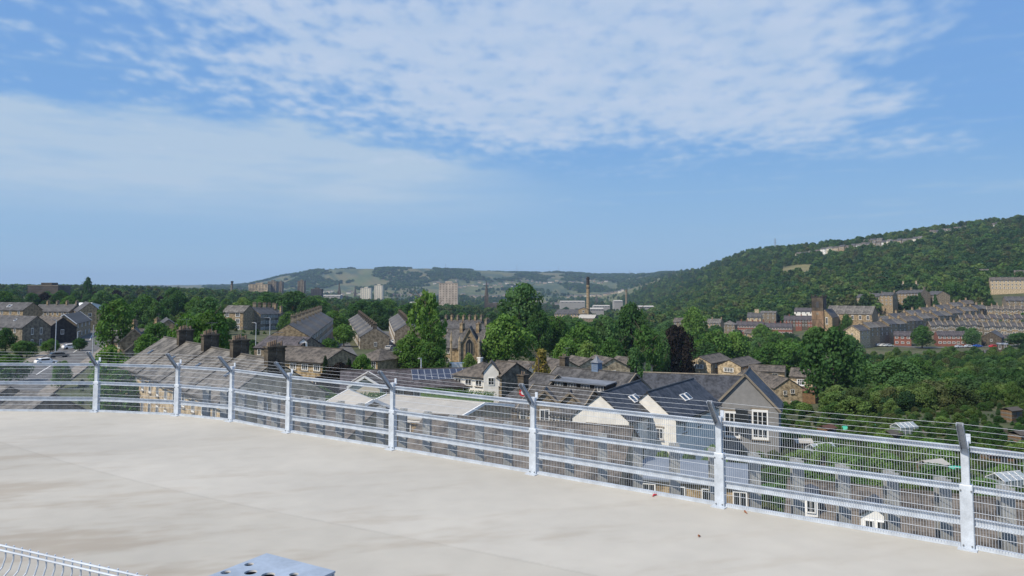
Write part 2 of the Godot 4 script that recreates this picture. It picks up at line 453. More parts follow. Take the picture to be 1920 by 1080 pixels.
func make_deck() -> void:
	posts = [Vector3(-19.0, DECK, -17.4), Vector3(-16.1, DECK, -18.4)]
	for q in [[-14, 771], [180, 772], [332, 779], [434, 789.5], [541.5, 810.5], [736, 842], [1001, 888], [1351, 949], [1816, 1028]]:
		posts.append(on_deck(q[0], q[1]))
	var last: Vector3 = posts[posts.size() - 1]
	posts.append(last + Vector3(2.35, 0, 2.0))
	posts.append(last + Vector3(4.2, 0, 4.4))
	posts.append(last + Vector3(5.4, 0, 7.2))
	# slab
	var outer := PackedVector2Array()
	for k in posts.size():
		var p: Vector3 = posts[k] - inward(k) * 0.16
		outer.append(Vector2(p.x, p.z))
	outer.append(Vector2(14.5, 14.0))
	outer.append(Vector2(-26.0, 14.0))
	outer.append(Vector2(-26.0, -12.0))
	var ids := Geometry2D.triangulate_polygon(outer)
	var st := begin()
	for k in range(0, ids.size(), 3):
		var v := []
		for q in 3: v.append(outer[ids[k + q]])
		if (v[1] - v[0]).cross(v[2] - v[0]) < 0.0: v = [v[0], v[2], v[1]]
		for q in 3:
			st.set_normal(Vector3.UP)
			st.set_uv(Vector2((v[q].x + 20.0) / 40.0, (v[q].y + 24.0) / 40.0))
			st.add_vertex(Vector3(v[q].x, DECK, v[q].y))
	for k in outer.size():
		var a: Vector2 = outer[k]
		var b: Vector2 = outer[(k + 1) % outer.size()]
		quad(st, Vector3(b.x, DECK, b.y), Vector3(a.x, DECK, a.y), Vector3(a.x, DECK - 0.5, a.y), Vector3(b.x, DECK - 0.5, b.y), [Vector2.ZERO, Vector2.ZERO, Vector2.ZERO, Vector2.ZERO])
	structure("car_park_deck", st, deck_material())
	# floors of the car park below
	st = begin()
	var low := PackedVector2Array()
	for k in outer.size():
		low.append(outer[k])
	for k in low.size():
		var a: Vector2 = low[k] * 0.985
		var b: Vector2 = low[(k + 1) % low.size()] * 0.985
		quad(st, Vector3(b.x, DECK - 0.5, b.y), Vector3(a.x, DECK - 0.5, a.y), Vector3(a.x, 0.5, a.y), Vector3(b.x, 0.5, b.y))
	structure("car_park_facade", st, M.render_grey)

	# fence
	var fence := thing("mesh_fence", "galvanised steel mesh fence with cranked posts and strand wires along the deck edge", "fence")
	var arm_tops := []
	for k in range(1, posts.size()):
		var inn := inward(k)
		var t := Vector3(inn.z, 0, -inn.x)
		var base := Transform3D(Basis(t, Vector3.UP, inn), posts[k])
		var s := begin()
		bevel_box(s, Vector3(0, 0.375, 0.0), Vector3(0.14, 0.75, 0.1), 0.008)
		var post := done("post", s, M.galv, fence, base)
		s = begin()
		bevel_box(s, Vector3(0, 1.005, 0.012), Vector3(0.088, 0.51, 0.07), 0.006)
		done("upper_post", s, M.galv, post)
		s = begin()      # U-shaped arm that leans in over the deck
		var dir := Vector3(0, 0.74, 0.67).normalized()
		var side := Vector3(1, 0, 0)
		var nn := dir.cross(side)
		var ab := Basis(side, dir, side.cross(dir))
		var mid := Vector3(0, 1.16, 0.03) + dir * 0.24
		box(s, mid, Vector3(0.062, 0.5, 0.006), ab)
		box(s, mid + side * 0.034 - nn * 0.022, Vector3(0.006, 0.5, 0.05), ab)
		box(s, mid - side * 0.034 - nn * 0.022, Vector3(0.006, 0.5, 0.05), ab)
		done("arm", s, M.galv_dark, post)
		s = begin()
		box(s, Vector3(0.035, 1.285, -0.03), Vector3(0.05, 0.11, 0.012))
		done("bracket", s, M.galv, post)
		for q in [[-0.055, 0.68], [0.055, 0.68], [-0.032, 1.17], [0.032, 1.17], [-0.045, 0.04], [0.045, 0.04]]:
			s = begin()
			var z := 0.05 if q[1] < 0.8 else 0.047
			tube(s, Vector3(q[0], q[1], z), Vector3(q[0], q[1], z + 0.012), 0.011, 0.009, 6)
			done("bolt", s, M.bolt, post)
		s = begin()
		box(s, Vector3(0, 0.006, 0.03), Vector3(0.2, 0.012, 0.2))
		done("base_plate", s, M.galv, post)
		var tops := []
		for q in 4: tops.append(base * (Vector3(0, 1.16, 0.03) + dir * (0.16 + q * 0.105) - nn * 0.004))
		arm_tops.append(tops)
	for k in range(arm_tops.size() - 1):
		for q in 4:
			var s := begin()
			var a: Vector3 = arm_tops[k][q]
			var b: Vector3 = arm_tops[k + 1][q]
			var m := (a + b) * 0.5 - Vector3(0, 0.012, 0)
			tube(s, a, m, 0.0019, 0.0019, 5, false)
			tube(s, m, b, 0.0019, 0.0019, 5, false)
			done("strand_wire", s, M.wire, fence)
	for k in range(1, posts.size() - 1):
		var a: Vector3 = posts[k]
		var b: Vector3 = posts[k + 1]
		var t := (b - a).normalized()
		var inn := Vector3(-t.z, 0, t.x)
		var len := (b - a).length()
		var tr := Transform3D(Basis(t, Vector3.UP, inn), a)
		var s := begin()
		box(s, Vector3(len * 0.5, 0.024, -0.01), Vector3(len - 0.16, 0.045, 0.06))
		var panel := done("mesh_panel", s, M.galv, fence, tr)
		panel.set_meta("label", "panel of welded steel mesh on horizontal rails between two posts")
		for r in [[1.165, 0.066, 0.05, 0.1], [0.705, 0.075, 0.05, 0.15], [0.315, 0.098, 0.055, 0.15]]:
			s = begin()
			# shallow channel: web and two lips, so that it catches light along its edges
			box(s, Vector3(len * 0.5, r[0], -0.02), Vector3(len - r[3], r[1], 0.012))
			box(s, Vector3(len * 0.5, r[0] + r[1] * 0.5 - 0.004, 0.002), Vector3(len - r[3], 0.008, 0.034))
			box(s, Vector3(len * 0.5, r[0] - r[1] * 0.5 + 0.004, 0.002), Vector3(len - r[3], 0.008, 0.034))
			done("rail", s, M.galv, panel)
		for y in [1.06, 0.94, 0.815, 0.565, 0.44, 0.18]:
			s = begin()
			tube(s, Vector3(0.06, y, 0.038), Vector3(len - 0.06, y, 0.038), 0.0032, 0.0032, 6)
			done("horizontal_wire", s, M.wire, panel)
		s = begin()
		var n := int((len - 0.14) / 0.03)
		for q in n + 1:
			var x := 0.07 + q * (len - 0.14) / n
			tube(s, Vector3(x, 0.03, 0.03), Vector3(x, 1.205, 0.03), 0.0021, 0.0021, 4, false)
		var vw := done("vertical_wires", s, M.wire, panel)
		vw.set_meta("kind", "stuff")
		# steel fins of the facade, standing outside the fence
		if k >= 4:
			var nf := maxi(int(round(len / 0.62)), 1)
			for q in nf:
				var x := (q + 0.5) * len / nf
				var bp := a + t * x - inn * 0.62
				s = begin()
				box(s, Vector3(0, -0.3, 0.07), Vector3(0.15, 1.9, 0.014))
				box(s, Vector3(0, -0.3, -0.07), Vector3(0.15, 1.9, 0.014))
				box(s, Vector3(0, -0.3, 0), Vector3(0.014, 1.9, 0.126))
				var fin := thing("facade_fin", "grey steel upright outside the mesh, %s from left within panel %s of the fence" % [nth(q), nth(k - 1)], "steel upright", "steel uprights outside the mesh fence", Transform3D(Basis(Vector3.UP, 0.5) * Basis(t, Vector3.UP, inn), bp))
				done("beam", s, M.fin, fin)
				s = begin()
				box(s, Vector3(0, -0.42, 0.22), Vector3(0.1, 0.1, 0.5))
				done("bracket", s, M.fin, fin)
	near_things()

func deck_material() -> StandardMaterial3D:
	var size := 1280
	var a := gray_noise(31, 768, 0.006, 5)
	var b := gray_noise(32, 512, 0.05, 3)
	var n := FastNoiseLite.new()
	n.seed = 77
	n.frequency = 1.0
	n.fractal_octaves = 4
	var n2 := FastNoiseLite.new()
	n2.seed = 91
	n2.frequency = 1.0
	n2.fractal_octaves = 3
	var tex := tex_from(size, func(x: int, y: int) -> Color:
		var wx := x * 40.0 / size - 20.0
		var wz := y * 40.0 / size - 24.0
		var g := 0.872 + (a.get_pixel(x % 768, y % 768).r - 0.5) * 0.06 + (b.get_pixel(x % 512, y % 512).r - 0.5) * 0.035
		# edge of the second coat runs parallel to the fence
		var lx := wx + 9.6
		var ld := -wz - 14.7
		var off := ld + lx * 0.636 + 0.25 * sin(lx * 0.4)
		var c := Color(g * 1.0, g * 0.985, g * 0.958)
		if off < 0.0: c = c * Color(0.972, 0.97, 0.965)
		if absf(off) < 0.03: c = c * (0.965 + 0.03 * n.get_noise_2d(wx * 2.0, wz * 2.0))
		# old run-off and tyre dirt: drawn-out brown smears with ragged outlines
		var u := wx * 0.9 - wz * 0.25
		var w_ := wx * 0.25 + wz * 0.9
		var zone := clampf(0.5 - off * 0.22, 0.0, 1.0) * 0.34 + 0.03
		var sm := n.get_noise_2d(u * 0.3, w_ * 1.25) + 0.3 * n2.get_noise_2d(u * 2.0, w_ * 5.0)
		var st := smoothstep(0.0, 0.85, sm + zone - 0.1)
		st *= 0.35 + 0.75 * clampf(zone * 2.6, 0.0, 1.0)
		c = c.lerp(Color(0.66, 0.6, 0.53), clampf(st * 0.38, 0.0, 0.5))
		var big := n2.get_noise_2d(wx * 0.16 + 4.0, wz * 0.16)
		return c * (1.0 + big * 0.05))
	var m := StandardMaterial3D.new()
	m.albedo_texture = tex
	m.albedo_color = Color(0.782, 0.777, 0.757)
	m.roughness = 0.75
	var bump := gray_noise(55, 512, 0.12, 3)
	bump.bump_map_to_normal_map(0.6)
	m.normal_enabled = true
	m.normal_texture = ImageTexture.create_from_image(bump)
	m.normal_scale = 0.12
	return m

func near_things() -> void:
	# wire panel at the bottom left, its top folded over
	var a := P(-60, 1006, 3.2)
	var b := P(420, 1112, 2.62)
	b.y = a.y
	var t := (b - a).normalized()
	var inn := Vector3(-t.z, 0, t.x)
	var len := (b - a).length()
	var o := thing("wire_fence_panel", "folded wire fence panel with close upright wires at bottom left of the deck", "fence panel", "", Transform3D(Basis(t, Vector3.UP, inn), a))
	var prof := [Vector3(0, 0.004, 0), Vector3(0, -0.05, 0.0), Vector3(0, -0.085, 0.012), Vector3(0, -0.16, 0.1), Vector3(0, -0.195, 0.105), Vector3(0, -0.27, 0.02), Vector3(0, -0.3, 0.0), Vector3(0, -2.03, 0)]
	var st := begin()
	for k in prof.size() - 1: tube(st, prof[k], prof[k + 1], 0.0036, 0.0036, 6, k == 0)
	var wire_mesh := st.commit()
	var n := int(len / 0.05)
	for k in n + 1:
		part("upright_wire", wire_mesh, M.galv, o, Transform3D(Basis.IDENTITY, Vector3(k * 0.05, 0, 0)))
	for y in [[-0.005, 0.0], [-0.02, 0.008], [-0.32, 0.007], [-0.9, 0.007], [-1.5, 0.007], [-1.95, 0.007]]:
		st = begin()
		tube(st, Vector3(-0.03, y[0], y[1] + 0.002), Vector3(len + 0.03, y[0], y[1] + 0.002), 0.0042, 0.0042, 6)
		done("cross_wire", st, M.galv, o)
	for x in [0.0, len]:
		st = begin()
		bevel_box(st, Vector3(x, -1.03, -0.035), Vector3(0.05, 2.08, 0.05), 0.005)
		done("post", st, M.galv, o)
	# steel column head with holes drilled in its top plate
	var far := P(500, 1037, 2.62)
	var right := P(629, 1067, 2.46)
	right.y = far.y
	var w := (right - far).normalized()
	var l := Vector3(w.z, 0, -w.x)
	if l.x > 0: l = -l
	var top := far.y
	var rt := (right - far).length()
	var lf := 0.42
	var c := far + w * rt * 0.5 + l * lf * 0.5
	c.y = DECK
	var hgt := top - DECK
	var box_ := thing("steel_column_head", "blue-grey galvanised box column with drilled top plate at bottom of the frame", "column", "", Transform3D(Basis(w, Vector3.UP, w.cross(Vector3.UP)), c))
	var csg := CSGBox3D.new()
	csg.name = "top_plate"
	csg.size = Vector3(rt, 0.006, lf)
	csg.position = Vector3(0, hgt - 0.003, 0)
	csg.material = M.painted_steel
	box_.add_child(csg)
	var inv := box_.transform.affine_inverse()
	for h in [[467, 1058, 0.012], [423, 1073, 0.0125], [470, 1073, 0.016], [503, 1078, 0.017], [551, 1077, 0.012], [385, 1079, 0.01], [520, 1096, 0.014], [460, 1094, 0.014]]:
		var r := ray(h[0], h[1])
		var p := Vector3(0, EYE, 0) + r * ((top - EYE) / r.y)
		var q: Vector3 = inv * p
		if absf(q.x) > rt * 0.5 - 0.02 or absf(q.z) > lf * 0.5 - 0.02: continue
		var cyl := CSGCylinder3D.new()
		cyl.name = "hole"
		cyl.radius = h[2] * 1.25
		cyl.height = 0.05
		cyl.sides = 20
		cyl.operation = CSGShape3D.OPERATION_SUBTRACTION
		cyl.position = q - csg.position
		csg.add_child(cyl)
	st = begin()
	var hb := hgt - 0.0065
	for s in [[Vector3(0, hb * 0.5, lf * 0.5 - 0.006), Vector3(rt - 0.004, hb, 0.008)], [Vector3(0, hb * 0.5, -lf * 0.5 + 0.006), Vector3(rt - 0.004, hb, 0.008)], [Vector3(rt * 0.5 - 0.006, hb * 0.5, 0), Vector3(0.008, hb, lf - 0.024)], [Vector3(-rt * 0.5 + 0.006, hb * 0.5, 0), Vector3(0.008, hb, lf - 0.024)]]:
		box(st, s[0], s[1])
	done("shaft", st, M.painted_steel, box_)
	# two bits of litter by the fence foot
	for q in [[1228, 930, "small red scrap of litter lying by the foot of the fence"], [1398, 961, "small rusty brown scrap of litter on the deck beside a fence post"], [1312, 1007, "tiny dark pebble lying on the pale deck"]]:
		var p := on_deck(q[0], q[1])
		var lt := thing("litter", q[2], "litter", "", Transform3D(Basis(Vector3.UP, q[0] * 0.3), p))
		st = begin()
		var sz := 0.05 if q[0] != 1312 else 0.012
		tube(st, Vector3(-sz, 0.012, 0), Vector3(0.01, 0.02, 0.012), 0.008, 0.014, 6)
		tube(st, Vector3(0.01, 0.02, 0.012), Vector3(sz * 1.3, 0.009, 0.0), 0.014, 0.005, 6)
		done("scrap", st, M.red_sign if q[0] == 1228 else M.rust, lt)

# ---------------------------------------------------------------- ground
func make_ground() -> void:
	hill_noise.seed = 4
	hill_noise.frequency = 0.0016
	hill_noise.fractal_octaves = 3
	var field := FastNoiseLite.new()
	field.seed = 9
	field.noise_type = FastNoiseLite.TYPE_CELLULAR
	field.cellular_return_type = FastNoiseLite.RETURN_CELL_VALUE
	field.frequency = 0.003
	var patch := FastNoiseLite.new()
	patch.seed = 15
	patch.frequency = 0.03
	var cols := 380
	var rows := 230
	var vs := PackedVector3Array()
	var cs := PackedColorArray()
	var ns := PackedVector3Array()
	for j in rows:
		var d := 8.0 * pow(9000.0 / 8.0, float(j) / (rows - 1)) - 48.0 * pow(1.0 - float(j) / (rows - 1), 3.0)
		for i in cols:
			var u := lerpf(-1.15, 1.15, float(i) / (cols - 1))
			var x := u * (d + 110.0)
			var y := H(x, -d)
			vs.append(Vector3(x, y, -d))
			var n1 := patch.get_noise_2d(x, d)
			var c := Color(0.085, 0.105, 0.035).lerp(Color(0.15, 0.145, 0.065), clampf(n1 * 1.6 + 0.25, 0.0, 1.0))
			if d > 1500.0:
				var f := field.get_noise_2d(x, d * 0.55) * 0.5 + 0.5
				var pal := [Color(0.1, 0.145, 0.035), Color(0.145, 0.175, 0.045), Color(0.2, 0.185, 0.065), Color(0.06, 0.1, 0.03), Color(0.16, 0.175, 0.05), Color(0.085, 0.125, 0.03)]
				c = c.lerp(pal[int(f * 5.99)], clampf((d - 1500.0) / 800.0, 0.0, 1.0))
				c = c * (1.0 + n1 * 0.25)
			var px := 960.0 + x / maxf(d, 1.0) * F
			var row := 538.0 - (y - EYE) / maxf(d, 1.0) * F
			if d > 700.0 and d < 2200.0 and px > 1466 + (row - 494.0) * -0.5 + n1 * 14.0 and px < 1528 + n1 * 10.0 and row > 497.0 - (px - 1500.0) * 0.1 + n1 * 4.0 and row < 515.0: c = Color(0.27, 0.24, 0.1)
			if d > 1200.0 and d < 2000.0 and px > 1438 and px < 1484 and row < 470.0: c = Color(0.25, 0.22, 0.11)
			cs.append(c)
			ns.append(Vector3.UP)
	var idx := PackedInt32Array()
	for j in rows - 1:
		for i in cols - 1:
			var a := j * cols + i
			idx.append_array([a, a + cols, a + 1, a + 1, a + cols, a + cols + 1])
			var n := (vs[a + 1] - vs[a]).cross(vs[a + cols] - vs[a]).normalized()
			ns[a] = n if n.y > 0 else -n
	var arr := []
	arr.resize(Mesh.ARRAY_MAX)
	arr[Mesh.ARRAY_VERTEX] = vs
	arr[Mesh.ARRAY_NORMAL] = ns
	arr[Mesh.ARRAY_COLOR] = cs
	arr[Mesh.ARRAY_INDEX] = idx
	var mesh := ArrayMesh.new()
	mesh.add_surface_from_arrays(Mesh.PRIMITIVE_TRIANGLES, arr)
	var m := mat(1, 1, 1, 0.95, 0.0, M.tex_mottle, 0.06)
	m.vertex_color_use_as_albedo = true
	m.uv1_world_triplanar = true
	m.albedo_color = Color(0.86, 0.86, 0.86)
	var g := part("ground", mesh, m, self)
	g.set_meta("kind", "structure")

func strip(called: String, pts: Array, width: float, m: Material, lift: float) -> void:
	# a sheet laid along a line of (x, d) points on the ground
	var st := begin()
	var line := []
	for k in pts.size() - 1:
		for q in 12: line.append((pts[k] as Vector2).lerp(pts[k + 1], q / 12.0))
	line.append(pts[pts.size() - 1])
	var prev := []
	for k in line.size():
		var a: Vector2 = line[maxi(k - 1, 0)]
		var b: Vector2 = line[mini(k + 1, line.size() - 1)]
		var t := (b - a).normalized()
		var n := Vector2(-t.y, t.x)
		var row := []
		for q in 7:
			var p: Vector2 = line[k] + n * width * (q / 6.0 - 0.5)
			row.append(Vector3(p.x, H(p.x, -p.y) + lift, -p.y))
		if prev:
			for q in 6:
				var uv := [Vector2.ZERO, Vector2.ZERO, Vector2.ZERO, Vector2.ZERO]
				quad(st, prev[q + 1], row[q + 1], row[q], prev[q], uv)
		prev = row
	var o := done(called, st, m, self)
	o.name = numbered(called)
	o.set_meta("kind", "structure")
	for k in line.size():
		if width > 2.0: solid.append(Vector3(line[k].x, line[k].y, width * 0.5 + 1.0))

func g2(px: float, d: float) -> Vector2:
	var p := P(px, 650, d)
	return Vector2(p.x, d)

func make_roads() -> void:
	var main := [g2(-330, 62), g2(-60, 105), g2(70, 150), g2(138, 200), g2(168, 245), g2(175, 290)]
	strip("road", main, 11.0, M.asphalt, 0.12)
	for s in [-6.0, 6.0]:
		var side := []
		for k in main.size():
			var a: Vector2 = main[maxi(k - 1, 0)]
			var b: Vector2 = main[mini(k + 1, main.size() - 1)]
			var t := (b - a).normalized()
			side.append(main[k] + Vector2(-t.y, t.x) * (s * 1.12))
		strip("pavement", side, 2.6, M.pavement, 0.24)
	for s in [0.0]:
		for k in main.size() - 1:
			var t := (main[k + 1] - main[k] as Vector2).normalized()
			var n := Vector2(-t.y, t.x)
			strip("lane_marking", [main[k] + n * s, main[k].lerp(main[k + 1], 0.5) + n * s], 0.22, M.paint, 0.14)
	strip("road", [g2(640, 100), g2(660, 150), g2(640, 210), g2(628, 300)], 8.0, M.asphalt, 0.12)
	strip("road", [g2(742, 205), g2(738, 260), g2(722, 360)], 8.0, M.asphalt, 0.12)
	strip("road", [g2(545, 95), g2(650, 98), g2(700, 115), g2(860, 160), g2(905, 170)], 6.0, M.asphalt, 0.12)
	strip("road", [g2(1640, 420), g2(1720, 405), g2(1850, 395), g2(1960, 390)], 8.0, M.asphalt, 0.12)
	strip("forecourt", [g2(160, 95), g2(330, 90)], 16.0, M.pavement, 0.1)

# ---------------------------------------------------------------- buildings
func roof_mesh(w: float, half: float, rise: float, oe: float, og: float, th: float) -> Mesh:
	# two slopes with thickness; ridge along x at height rise, eaves at height 0
	var st := begin()
	var slope := rise / half
	var run := half + oe
	var drop := -oe * slope
	var L := sqrt(run * run + (rise - drop) * (rise - drop))
	var x0 := -w * 0.5 - og
	var x1 := w * 0.5 + og
	for s in [1.0, -1.0]:
		var e0 := Vector3(x0, drop + th, s * run)
		var e1 := Vector3(x1, drop + th, s * run)
		var r0 := Vector3(x0, rise + th, 0)
		var r1 := Vector3(x1, rise + th, 0)
		var uv := [Vector2(x0, L), Vector2(x1, L), Vector2(x1, 0), Vector2(x0, 0)]
		var z := [Vector2.ZERO, Vector2(0.1, 0), Vector2(0.1, 0.1), Vector2(0, 0.1)]
		var dn := Vector3(0, -th, 0)
		if s > 0:
			quad(st, e0, e1, r1, r0, uv)
			quad(st, e0 + dn, e1 + dn, e1, e0, z)
			quad(st, r0 + dn, r1 + dn, e1 + dn, e0 + dn, z)
			quad(st, r0 + dn, e0 + dn, e0, r0, z)
			quad(st, e1 + dn, r1 + dn, r1, e1, z)
		else:
			quad(st, e1, e0, r0, r1, uv)
			quad(st, e1 + dn, e0 + dn, e0, e1, z)
			quad(st, r1 + dn, r0 + dn, e0 + dn, e1 + dn, z)
			quad(st, e0 + dn, r0 + dn, r0, e0, z)
			quad(st, r1 + dn, e1 + dn, e1, r1, z)
	return st.commit()

func hip_mesh(w: float, half: float, rise: float, oe: float) -> Mesh:
	var st := begin()
	var x := w * 0.5 + oe
	var z := half + oe
	var r := maxf(w * 0.5 - half * 0.9, 0.05)
	var b := -oe * rise / half + 0.08
	var a := [Vector3(-x, b, z), Vector3(x, b, z), Vector3(x, b, -z), Vector3(-x, b, -z)]
	var t := [Vector3(-r, rise + 0.08, 0), Vector3(r, rise + 0.08, 0)]
	var L := sqrt(z * z + rise * rise)
	var u4 := [Vector2(-x, L), Vector2(x, L), Vector2(r, 0), Vector2(-r, 0)]
	quad(st, a[0], a[1], t[1], t[0], u4)
	quad(st, a[2], a[3], t[0], t[1], u4)
	var u3 := [Vector2(-z, L), Vector2(z, L), Vector2(0, 0), Vector2(0, 0)]
	quad(st, a[1], a[2], t[1], t[1], u3)
	quad(st, a[3], a[0], t[0], t[0], u3)
	quad(st, a[3], a[2], a[1], a[0], u4)
	return st.commit()

func wall_mesh(w: float, half: float, h: float, rise: float) -> Mesh:
	# eaves at height 0, walls go down by h
	var st := begin()
	var x := w * 0.5
	var p := [Vector3(-x, -h, half), Vector3(x, -h, half), Vector3(x, -h, -half), Vector3(-x, -h, -half), Vector3(-x, 0, half), Vector3(x, 0, half), Vector3(x, 0, -half), Vector3(-x, 0, -half)]
	for k in 4:
		var n := (k + 1) % 4
		quad(st, p[k], p[n], p[n + 4], p[k + 4])
	quad(st, p[3], p[2], p[1], p[0])
	if rise > 0.0:
		tri(st, p[5], p[6], Vector3(x, rise, 0))
		tri(st, p[7], p[4], Vector3(-x, rise, 0))
		quad(st, p[4], p[5], Vector3(x, rise, 0), Vector3(-x, rise, 0))
		quad(st, p[6], p[7], Vector3(-x, rise, 0), Vector3(x, rise, 0))
	else:
		quad(st, p[4], p[5], p[6], p[7])
	return st.commit()

func frame_mesh(bars: int) -> Mesh:
	var key := "_frame%d" % bars
	if not M.has(key):
		var st := begin()
		for s in [-1, 1]:
			box(st, Vector3(s * 0.455, 0, 0), Vector3(0.09, 1, 1))
			box(st, Vector3(0, s * 0.46, 0), Vector3(0.818, 0.08, 1))
		for k in bars:
			box(st, Vector3(-0.41 + 0.82 * (k + 1) / (bars + 1), 0, 0), Vector3(0.05, 0.838, 0.8))
		M[key] = st.commit()
	return M[key]

func window(parent: Node, c: Vector3, w: float, h: float, b: Basis, near: bool, frame: Material = null) -> void:
	# c lies on the wall face; b.z points out of the wall
	var f := part("window", frame_mesh(1 if w < 1.5 else 2 if w < 2.4 else 4), M.white if frame == null else frame, parent, Transform3D(b * Basis.from_scale(Vector3(w, h, 0.12)), c + b.z * 0.03))
	part("pane", unit_box(), M.glass, f, Transform3D(Basis.from_scale(Vector3(0.84, 0.86, 0.3)), Vector3(0, 0, -0.14)))
	if near:
		boxed("sill", c + b * Vector3(0, -h * 0.5 - 0.07, 0.06), Vector3(w + 0.2, 0.12, 0.2), M.coping, parent, b)
		boxed("lintel", c + b * Vector3(0, h * 0.5 + 0.1, 0.005), Vector3(w + 0.3, 0.2, 0.05), M.coping, parent, b)

func chimney(parent: Node, at: Vector3, sx: float, sz: float, h: float, pots: int, m: Material, t := Transform3D.IDENTITY) -> void:
	# at is the middle of the stack where it meets the ridge
	var st := begin()
	box(st, Vector3(0, (h - 1.2) * 0.5, 0), Vector3(sx, h + 1.2, sz))
	box(st, Vector3(0, h + 0.08, 0), Vector3(sx + 0.22, 0.16, sz + 0.22))
	box(st, Vector3(0, h - 0.28, 0), Vector3(sx + 0.1, 0.1, sz + 0.1))
	var c := done("chimney", st, m, parent, t * Transform3D(Basis.IDENTITY, at))
	if h > 1.15 and sx >= 0.8 and at.y > 0.0:      # television aerial strapped to the stack
		st = begin()
		tube(st, Vector3(sx * 0.5, h - 0.6, 0), Vector3(sx * 0.5, h + 1.5, 0), 0.022, 0.018, 5)
		tube(st, Vector3(sx * 0.5, h + 1.42, -0.6), Vector3(sx * 0.5, h + 1.42, 0.6), 0.016, 0.016, 4)
		for e in 6: tube(st, Vector3(sx * 0.5 - 0.22, h + 1.42, -0.5 + e * 0.2), Vector3(sx * 0.5 + 0.22, h + 1.42, -0.5 + e * 0.2), 0.01, 0.01, 4)
		done("aerial", st, M.bolt, c)
	var n := maxi(pots, 1)
	for k in n:
		var s := begin()
		var two := n > 4
		var q := (k / 2) if two else k
		var cnt := (n / 2) if two else n
		var off := (q + 0.5) / cnt - 0.5
		var p := Vector3(((k % 2) - 0.5) * sx * 0.5 if two else 0.0, h + 0.16, off * sz * 0.92) if sz >= sx else Vector3(off * sx * 0.92, h + 0.16, ((k % 2) - 0.5) * sz * 0.5 if two else 0.0)
		tube(s, p, p + Vector3(0, 0.34 + 0.1 * (k % 3), 0), 0.11, 0.09, 7)
		done("pot", s, M.clay if k % 3 else M.clay_buff, c)

func frame_of(r0: Vector3, r1: Vector3) -> Transform3D:
	# middle of the ridge line, local x along it, local z horizontal
	var x := (r1 - r0)
	x.y = 0.0
	x = x.normalized()
	var z := x.cross(Vector3.UP)
	return Transform3D(Basis(x, Vector3.UP, z), (r0 + r1) * 0.5)

